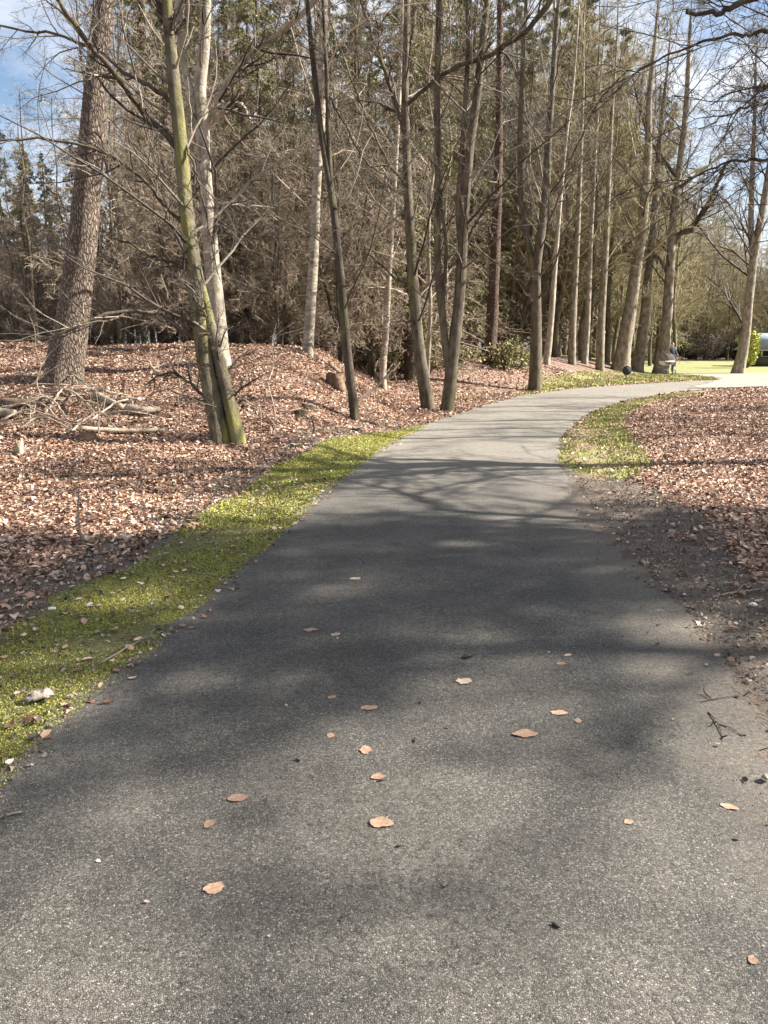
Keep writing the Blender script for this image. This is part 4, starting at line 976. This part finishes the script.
leaves = [(214, 898, 18, 'round tan leaf, lowest of the leaves on the asphalt', 0, 0.3, 1), (381, 832, 21, 'oval tan leaf in the middle of the sunlit asphalt, widest of those near it', 0, 2.9, .8),
          (238, 806, 17, 'ragged brown leaf upper of the close pair on the shaded asphalt', 0, .2, .6), (210, 832, 13, 'small torn leaf lower of the close pair on the shaded asphalt', 0, 1.2, .5),
          (378, 785, 13, 'tan leaf with a dark seed husk beside it', 0, 3.4, .7), (366, 758, 14, 'round brown leaf just above the one with a dark husk', 0, 1.8, 1),
          (331, 743, 9, 'tiny dull leaf left of the round brown leaf', 0, 2, 1), (369, 715, 15, 'curled reddish leaf in the dim middle of the path', 0, .2, .6),
          (332, 704, 8, 'faint flattened leaf left of the curled reddish leaf', 0, .9, .8), (311, 635, 13, 'bright tan leaf farthest up the shaded asphalt, left of its dull neighbour', 0, .1, .6),
          (336, 640, 10, 'dull brown leaf just right of the bright tan leaf', 0, .6, .8), (464, 688, 16, 'pale cream brown leaf lying alone in the centre of the path', 1, 3.0, .7),
          (525, 741, 22, 'broad rust coloured leaf pressed flat on the lit asphalt', 0, .1, .6), (559, 719, 15, 'pointed rusty leaf above the broad rust coloured one', 0, .1, .4),
          (578, 727, 9, 'tiny rusty leaf scrap right of the pointed leaf', 0, 1.3, .7), (561, 669, 9, 'small leaf with a shaded side near the right half of the path', 0, .4, .6),
          (568, 660, 7, 'small pale grey leaf scrap above the shaded one', 1, .4, .8), (729, 812, 14, 'pointed tan leaf near the dirty right edge of the asphalt', 0, 2.6, .3),
          (628, 829, 9, 'faint small leaf low on the right half of the asphalt', 0, .6, .9), (752, 968, 11, 'dull leaf in the lowest right corner of the path', 0, 1.0, .6),
          (355, 583, 10, 'pale flattened leaf scrap on the dim asphalt up the path', 1, .1, .6), (660, 613, 8, 'pale scrap of leaf where asphalt meets soil', 1, .1, .5)]
for i, (px, py, w, lb, pale, rz, rd) in enumerate(leaves): path_leaf(px, py, w, lb, pale, rz, rd, i)
# seed husks, twigs
def husk(px, py, l, label, seed):
    x, y = flat(px, py); w = l/F*math.hypot(y, EYE); root = thing('seed_husk', (x, y, path_z(x, y)), label, 'husk', rz=0.4+seed)
    b = Bag(); P = np.array([[(-w/2, 0, w*.1), (-w/4, 0, w*.15), (w/4, w*.05, w*.15), (w/2, w*.1, w*.12)]]); tubes(P, np.array([[0.03*w, w*.16, w*.14, w*.02]]), 6, b); b.obj('shell', M['husk'], root, True)
    b = Bag(); P = np.array([[(w/2, w*.1, w*.12), (w*.8, w*.2, w*.1)]]); tubes(P, np.array([[w*.03, w*.02]]), 4, b); b.obj('stalk', M['husk'], root)
M['husk'] = plain('dark_husk', (0.03, 0.024, 0.02), 0.6)
for i, (px, py, l, lb) in enumerate([(467, 664, 14, 'dark slender husk above the lone cream brown leaf'), (421, 710, 7, 'tiny black husk right of the curled reddish leaf'), (298, 768, 7, 'tiny black husk left of the round brown leaf'),
                                    (381, 789, 8, 'black husk touching a tan leaf'), (415, 748, 8, 'black husk between the round and the broad rust leaf'), (555, 936, 10, 'brown husk low in the middle right of the path'), (399, 856, 7, 'tiny black husk below the oval tan leaf')]): husk(px, py, l, lb, i)
def path_twig(label, a, b, r, mat='dead', bend=0.02, seed=0):
    A = np.array([*flat(*a), path_z(*flat(*a))+r]); B = np.array([*flat(*b), path_z(*flat(*b))+r]); m = (A+B)/2+np.array([bend, bend, 0.004])
    stick('twig', label, [A, m, B], r, r*0.5, mat, 'twig', side=2, seed=60+seed)
path_twig('pale broken twig at the left border of the asphalt', (-10, 827), (24, 818), 0.006, 'dead', 0.005, 1)
path_twig('black crooked twig on the dirty right margin', (708, 716), (722, 741), 0.0032, 'dark', 0.01, 2)
path_twig('thin dark twig right of the crooked one on the margin', (718, 728), (742, 740), 0.0025, 'dark', 0.01, 3)
path_twig('long thin twig lying flat on the right soil margin', (700, 706), (745, 699), 0.0022, 'dark', 0.01, 4)
path_twig('pale curved twig lying across the moss edge', (98, 668), (155, 632), 0.006, 'dead', 0.03, 5)
path_twig('pale stick on the soil of the right shoulder', (712, 600), (760, 592), 0.008, 'dead', 0.01, 6)
# crumpled scrap on the moss and pale stone
M['paper'] = leafmat('weathered_scrap', (0.15, 0.12, 0.09), (0.38, 0.33, 0.275))
def crumple(name, label, cat, px, py, sx, sy, sz, mat, seed, n=14, lift=0.02):
    x, y = flat(px, py); rg = np.random.default_rng(600+seed); root = thing(name, (x, y, lift), label, cat, rz=0.5)
    g = np.linspace(-1, 1, n); X, Y = np.meshgrid(g, g); Z = np.zeros_like(X)
    for i in range(7):
        a = rg.random()*6.3; w = 2+5*rg.random(); Z += np.abs(np.sin((X*np.cos(a)+Y*np.sin(a))*w+rg.random()*6))*0.28
    edge = 1-0.18*rg.random(X.shape)*((np.abs(X) > .9) | (np.abs(Y) > .9)); Z = Z*np.clip(1.4-X**2-Y**2, 0.1, 1)
    V = np.stack([X*sx*edge+0.1*sx*Y**2, Y*sy*edge, Z*sz], -1).reshape(-1, 3); i = (np.arange(n-1)*n)[:, None]+np.arange(n-1)[None]
    m_ = np.stack([i, i+1, i+n+1, i+n], -1).reshape(-1, 4); keep = (V[m_].mean(1)[:, 0]/sx)**2+(V[m_].mean(1)[:, 1]/sy)**2*(0.8+0.4*rg.random(len(m_))) < 1.05
    b = Bag(); b.add(V, m_[keep]); o = b.obj('sheet', M[mat], root, False); sm = o.modifiers.new('thick', 'SOLIDIFY'); sm.thickness = 0.003
    # a curled flap
    b = Bag(); t = np.linspace(0, 1, 8); U = np.stack([-sx*0.9+0.5*sx*t, -0.3*sy+0*t, sz*(0.3+1.0*np.sin(t*2.6))], 1); U2 = U+np.array([0.2*sx, 0.9*sy, -0.2*sz]); W = np.concatenate([U, U2]); q = np.array([(j, j+1, 9+j, 8+j) for j in range(7)])
    b.add(W, q); b.obj('flap', M[mat], root, True)
crumple('crumpled_scrap', 'crumpled greyish scrap of bark or paper lying on the moss', 'scrap', 40, 703, 0.065, 0.032, 0.028, 'paper', 1)
crumple('pale_leaf_scrap', 'pale cream flake at the right soil margin', 'scrap', 766, 785, 0.024, 0.015, 0.008, 'paper', 2, lift=0.03)
M['stone'] = plain('pale_stone', (0.66, 0.62, 0.55), 0.7)
for i, (px, py, s, lb) in enumerate([(753, 607, 0.022, 'pale stone on the soil of the right shoulder'), (52, 611, 0.018, 'white pebble at the outer rim of the moss'), (142, 586, 0.014, 'white pebble in the moss near the leaves')]):
    x, y = flat(px, py); root = thing('pebble', (x, y, 0.015), lb, 'stone'); bb = Bag(); u, v = np.meshgrid(np.linspace(0, 2*PI, 11)[:-1], np.linspace(0.05, PI-0.05, 7)); r = s*(1+0.12*rng.normal(size=u.shape))
    V = np.stack([r*np.sin(v)*np.cos(u)*1.3, r*np.sin(v)*np.sin(u), r*np.cos(v)*0.6], -1).reshape(-1, 3)
    Q = [(a*10+c, a*10+(c+1) % 10, (a+1)*10+(c+1) % 10, (a+1)*10+c) for a in range(6) for c in range(10)]; bb.add(V, np.array(Q)); bb.obj('body', M['stone'], root, True)

# ------------------------------------------------------------------ sign, kiosk, shrub, hedge, person and pram
def boxb(b, cx, cy, cz, sx, sy, sz):
    V = np.array([(x, y, z) for z in (-1, 1) for y in (-1, 1) for x in (-1, 1)])*np.array([sx/2, sy/2, sz/2])+np.array([cx, cy, cz])
    b.add(V, np.array([(0, 2, 3, 1), (4, 5, 7, 6), (0, 1, 5, 4), (2, 6, 7, 3), (0, 4, 6, 2), (1, 3, 7, 5)]))
M['sign'] = plain('dark_sign_metal', (0.03, 0.034, 0.04), 0.9); M['post'] = plain('post_metal', (0.045, 0.045, 0.045), 0.8)
sg = gp(626, 380.5); r = thing('round_sign', sg, 'dark round sign on a short thin post beside the bend', 'sign')
b = Bag(); tubes(np.array([[(0, 0, -0.1), (0, 0, 0.3), (0, 0, 0.62)]]), np.full((1, 3), 0.022), 8, b); b.obj('post', M['post'], r, True)
def disc(b, cy, rad, th, cz, n=28):
    a = np.arange(n)*2*PI/n; f = np.stack([rad*np.cos(a), 0*a+cy-th/2, cz+rad*np.sin(a)], 1); k = f+np.array([0, th, 0])
    V = np.vstack([f, k, [[0, cy-th/2, cz]], [[0, cy+th/2, cz]]]); Q = [(j, (j+1) % n, n+(j+1) % n, n+j) for j in range(n)]
    b.add(V, np.array(Q), np.array([(2*n, (j+1) % n, j) for j in range(n)]+[(2*n+1, n+j, n+(j+1) % n) for j in range(n)]))
b = Bag(); disc(b, -0.035, 0.2, 0.02, 0.45); b.obj('sign_face', M['sign'], r)
b = Bag(); a = np.linspace(0, 2*PI, 29); tubes(np.stack([0.2*np.cos(a), 0*a-0.035, 0.45+0.2*np.sin(a)], 1)[None], np.full((1, 29), 0.014), 6, b); b.obj('rim', M['post'], r, True)

YK = 60.0
kx = plane(752, 345, YK)[0]; M['kwall'] = plain('grey_boarding', (0.10, 0.095, 0.09), 0.8); M['kroof'] = plain('blue_grey_roof', (0.33, 0.37, 0.43), 0.6, 0.1, 3); M['ktrim'] = plain('pale_trim', (0.5, 0.47, 0.42), 0.6); M['glass'] = plain('dark_glass', (0.03, 0.035, 0.04), 0.1)
kr = thing('kiosk', (kx+3.1, YK+1, 0), 'low dark kiosk with a pale blue hipped roof at the edge of the lawn', 'kiosk'); kr.scale = (0.8, 0.7, 0.5)
b = Bag(); boxb(b, 0, 0, 0.75, 6.4, 4.2, 1.5); b.obj('wall', M['kwall'], kr)
b = Bag(); boxb(b, 0, 0, 1.53, 6.5, 4.3, 0.06); b.obj('counter', M['ktrim'], kr)
for px_ in (-3.1, -1.03, 1.03, 3.1):
    b = Bag(); boxb(b, px_, -1.98, 2.0, 0.14, 0.14, 0.88); b.obj('post', M['ktrim'], kr)
    b = Bag(); boxb(b, px_, 1.98, 2.0, 0.14, 0.14, 0.88); b.obj('post', M['ktrim'], kr)
b = Bag(); boxb(b, 0, 0.4, 2.0, 5.6, 2.6, 0.86); w_ = b.obj('window_band', M['glass'], kr)
b = Bag(); z0, z1 = 2.45, 5.0; e = [(-4.0, -2.9, z0), (4.0, -2.9, z0), (4.0, 2.9, z0), (-4.0, 2.9, z0), (-2.9, 0, z1), (2.9, 0, z1)]
b.add(e, np.array([(0, 1, 5, 4), (2, 3, 4, 5), (3, 2, 1, 0)]), np.array([(1, 2, 5), (3, 0, 4)])); rf = b.obj('roof', M['kroof'], kr)
b = Bag(); boxb(b, 0, -2.92, 2.44, 8.05, 0.05, 0.16); b.obj('fascia', M['ktrim'], rf)

def leafy(name, label, cat, loc, w, h, n, mat, seed, lw=0.12, kind=None, depth=None):
    rg = np.random.default_rng(700+seed); root = thing(name, loc, label, cat); depth = depth or w
    t = Bag(); k = 9; P0 = np.zeros((k, 6, 3)); 
    for i in range(k):
        a = rg.random()*6.3; sp = rg.random()*0.35; zz = np.linspace(-0.05, h*0.85, 6); P0[i] = np.stack([np.cos(a)*sp*w*zz/h, np.sin(a)*sp*depth*zz/h, zz], 1)
    R0 = np.repeat(np.linspace(0.05, 0.012, 6)[None], k, 0); tubes(P0, R0, 5, t); Q, RQ = grow(P0, R0, 7, 0.2, 1, 50, 0.4, K=4, wig=0.15, up=0.03, rr=0.5, rmin=0.008, rg=rg); tubes(Q, RQ, 3, t)
    t.obj('stems', M['twig'], root)
    c = rg.normal(size=(60, 3)); c = nrm(c)*(rg.random((60, 1))**0.4); c = c*np.array([w/2*0.85, depth/2*0.85, h/2*0.85])+np.array([0, 0, h*0.52])
    p = c[rg.integers(0, 60, n)]+rg.normal(size=(n, 3))*np.array([w, depth, h])*0.075; p[:, 2] = np.abs(p[:, 2]); m = n
    d = nrm(rg.normal(size=(m, 3))); s = nrm(np.cross(d, rg.normal(size=(m, 3)))); L = lw*(0.6+0.8*rg.random(m))[:, None]
    V = np.stack([p, p+d*L*.5+s*L*.35, p+d*L, p+d*L*.5-s*L*.35], 1).reshape(-1, 3); f = Bag(); f.add(V, (np.arange(m)*4)[:, None]+np.arange(4)[None]); f.obj('foliage', M[mat], root); return root
leafy('leafy_shrub', 'bright yellow green shrub in new leaf beside the kiosk', 'shrub', gp(747, 368.0), 1.35, 2.8, 8000, 'leaf_green', 1, 0.16)
for i, px_ in enumerate([655, 678, 700, 720, 742, 765, 790]):
    x, y = xw(px_, 88), 88+jx(2)
    leafy('dark_shrub', 'low dark shrub along the far side of the lawn', 'shrub', (x, y, 0), 3.6, 1.5+0.6*rng.random(), 2600, 'hedge', 2+i, 0.22, depth=1.6)['group'] = 'dark shrubs beyond the lawn'
leafy('blossoming_shrub', 'pale pinkish shrub at the far side of the lawn right of the person', 'shrub', (xw(692, 84), 84, 0), 4.4, 2.6, 3500, 'chips', 20, 0.14)
for i, (px_, py_) in enumerate([(400, 372), (425, 370), (455, 366), (365, 366), (520, 368), (505, 370)]):
    q = gp(px_, py_)
    leafy('undergrowth_shrub', 'small dull green bush at the foot of the dark wood', 'shrub', q, 1.5+rng.random(), 0.7+0.5*rng.random(), 1600, 'needle_light', 30+i, 0.09)['group'] = 'small bushes at the foot of the wood'

# person and pram half hidden by the big beech
M['jacket'] = plain('dark_jacket', (0.03, 0.035, 0.05), 0.8); M['skin'] = plain('skin', (0.5, 0.32, 0.24), 0.5); M['hair'] = plain('hair', (0.05, 0.03, 0.02), 0.6); M['trouser'] = plain('grey_trousers', (0.08, 0.085, 0.10), 0.8)
M['pram'] = plain('pale_fabric', (0.62, 0.62, 0.64), 0.7); M['rubber'] = plain('rubber', (0.03, 0.03, 0.03), 0.7)
pp = gp(670.3, 373.2); pz = thing('person', pp, 'person in a dark jacket standing half hidden behind the largest beech', 'person', rz=0.3)
def skinned(name, verts, edges, radii, mat, parent, sub=2):
    me = bpy.data.meshes.new(name); me.from_pydata(verts, edges, []); o = bpy.data.objects.new(name, me); COL.objects.link(o); o.parent = parent
    me.materials.append(mat); md = o.modifiers.new('skin', 'SKIN')
    for i, q in enumerate(radii): me.skin_vertices[0].data[i].radius = (q, q)
    me.skin_vertices[0].data[0].use_root = True
    o.modifiers.new('sub', 'SUBSURF').levels = sub; o.modifiers['sub'].render_levels = sub; md.use_smooth_shade = True; return o
bv = [(0, 0, .95), (0, 0, 1.15), (0, 0, 1.38), (0, 0, 1.5), (0, -.02, 1.62), (0, -.02, 1.7), (.18, 0, 1.4), (.24, -.05, 1.15), (.22, -.25, 1.02), (.21, -.33, 1.0), (-.18, 0, 1.4), (-.24, -.05, 1.15), (-.22, -.25, 1.02), (-.21, -.33, 1.0),
      (.1, 0, .88), (.11, -.03, .5), (.12, .02, .08), (.12, -.14, .04), (-.1, 0, .88), (-.12, .06, .5), (-.12, .14, .08), (-.12, -.02, .04)]
be = [(0, 1), (1, 2), (2, 3), (3, 4), (4, 5), (2, 6), (6, 7), (7, 8), (8, 9), (2, 10), (10, 11), (11, 12), (12, 13), (0, 14), (14, 15), (15, 16), (16, 17), (0, 18), (18, 19), (19, 20), (20, 21)]
br = [.15, .14, .15, .06, .095, .08, .075, .055, .04, .04, .075, .055, .04, .04, .1, .07, .05, .04, .1, .07, .05, .04]
skinned('body', bv, be, br, M['skin'], pz)
jv = bv[:4]+bv[6:9]+bv[10:13]; skinned('jacket', jv, [(0, 1), (1, 2), (2, 3), (2, 4), (4, 5), (5, 6), (2, 7), (7, 8), (8, 9)], [.17, .16, .17, .075, .09, .07, .055, .09, .07, .055], M['jacket'], pz)
skinned('trousers', [bv[0], bv[14], bv[15], bv[16], bv[18], bv[19], bv[20]], [(0, 1), (1, 2), (2, 3), (0, 4), (4, 5), (5, 6)], [.165, .115, .085, .065, .115, .085, .065], M['trouser'], pz)
skinned('hair', [(0, .01, 1.62), (0, .0, 1.74)], [(0, 1)], [.105, .09], M['hair'], pz)
pr = thing('pram', gp(665.8, 375.0), 'pale grey pram on dark wheels standing beside the person', 'pram', rz=0.5)
b = Bag(); u = np.linspace(0, PI, 12); vv = np.linspace(0, 1, 7)
V = [(0.4*math.cos(a)*(0.8+0.2*math.sin(t*PI/2)), 0.22*(1-0.0*t)*(-1+2*t), 0.75-0.24*math.sin(a)) for t in vv for a in u]
b.add(V, np.array([(i*12+j, i*12+j+1, (i+1)*12+j+1, (i+1)*12+j) for i in range(6) for j in range(11)])); boxb(b, 0, 0, 0.72, 0.78, 0.42, 0.06); b.obj('basket', M['pram'], pr)
b = Bag(); a_ = np.linspace(0, PI/2, 8); V = [(0.4*math.cos(a), y_, 0.76+0.36*math.sin(a)) for y_ in (-.22, 0, .22) for a in a_]
b.add(V, np.array([(i*8+j, i*8+j+1, (i+1)*8+j+1, (i+1)*8+j) for i in range(2) for j in range(7)])); b.obj('hood', M['pram'], pr)
b = Bag(); tubes(np.array([[(-.35, .2, .1), (0, .2, .4), (.35, .2, .1)], [(-.35, -.2, .1), (0, -.2, .4), (.35, -.2, .1)], [(-.2, .2, .5), (-.45, .2, .8), (-.62, .2, 1.0)], [(-.2, -.2, .5), (-.45, -.2, .8), (-.62, -.2, 1.0)]]), np.full((4, 3), .014), 6, b); b.obj('frame', M['post'], pr)
for sx in (-.35, .35):
    for sy in (-.24, .24):
        b = Bag(); a = np.linspace(0, 2*PI, 19); tubes(np.stack([sx+.13*np.cos(a), 0*a+sy, .15+.13*np.sin(a)], 1)[None], np.full((1, 19), .02), 6, b); tubes(np.array([[(sx-.13, sy, .15), (sx+.13, sy, .15)], [(sx, sy, .02), (sx, sy, .28)]]), np.full((2, 2), .008), 4, b); b.obj('wheel', M['rubber'], pr)

# ------------------------------------------------------------------ light, sky, camera
SUN_EL, SUN_AZ = math.radians(36), math.radians(84)      # azimuth clockwise from the view direction (+Y)
w = bpy.data.worlds.new('World'); scn.world = w; w.use_nodes = True; nt = w.node_tree
bg = nt.nodes['Background']; sky = nd(nt, 'ShaderNodeTexSky'); sky.sky_type = 'NISHITA'; sky.sun_disc = False
sky.sun_elevation = SUN_EL; sky.sun_rotation = SUN_AZ; sky.air_density = 1.0; sky.dust_density = 0.6; sky.ozone_density = 1.5
tc = nd(nt, 'ShaderNodeTexCoord'); mp = nd(nt, 'ShaderNodeMapping'); mp.inputs['Scale'].default_value = (1, 1, 2.2); nt.links.new(tc.outputs['Generated'], mp.inputs['Vector'])
cl = noise(nt, mp.outputs[0], 2.6, 8, 0.6); cf = ramp(nt, [(0.41, (0, 0, 0)), (0.60, (1, 1, 1))], cl)
skc = mix(nt, cf, sky.outputs[0], (6.2, 6.4, 6.8)); nt.links.new(skc, bg.inputs['Color']); bg.inputs['Strength'].default_value = 0.05
sl = bpy.data.lights.new('sun', 'SUN'); sl.energy = 5.0; sl.angle = math.radians(0.53); sl.color = (1.0, 0.945, 0.86)
so = bpy.data.objects.new('sun', sl); COL.objects.link(so)
sv = Vector((math.sin(SUN_AZ)*math.cos(SUN_EL), math.cos(SUN_AZ)*math.cos(SUN_EL), math.sin(SUN_EL)))
so.rotation_euler = sv.to_track_quat('Z', 'Y').to_euler(); so.location = sv*60
cam = bpy.data.cameras.new('camera'); co = bpy.data.objects.new('camera', cam); COL.objects.link(co); scn.camera = co
co.location = (0, 0, EYE); co.rotation_euler = (PI/2-PITCH, 0, 0)
cam.sensor_fit = 'VERTICAL'; cam.sensor_height = 36; cam.sensor_width = 27; cam.lens = 36*F/1024; cam.clip_end = 2000; cam.clip_start = 0.05
scn.view_settings.view_transform = 'Standard'; scn.view_settings.look = 'None'; scn.view_settings.gamma = 1; scn.view_settings.exposure = 1.84
scn.cycles.max_bounces = 6; scn.cycles.diffuse_bounces = 3; scn.cycles.glossy_bounces = 2
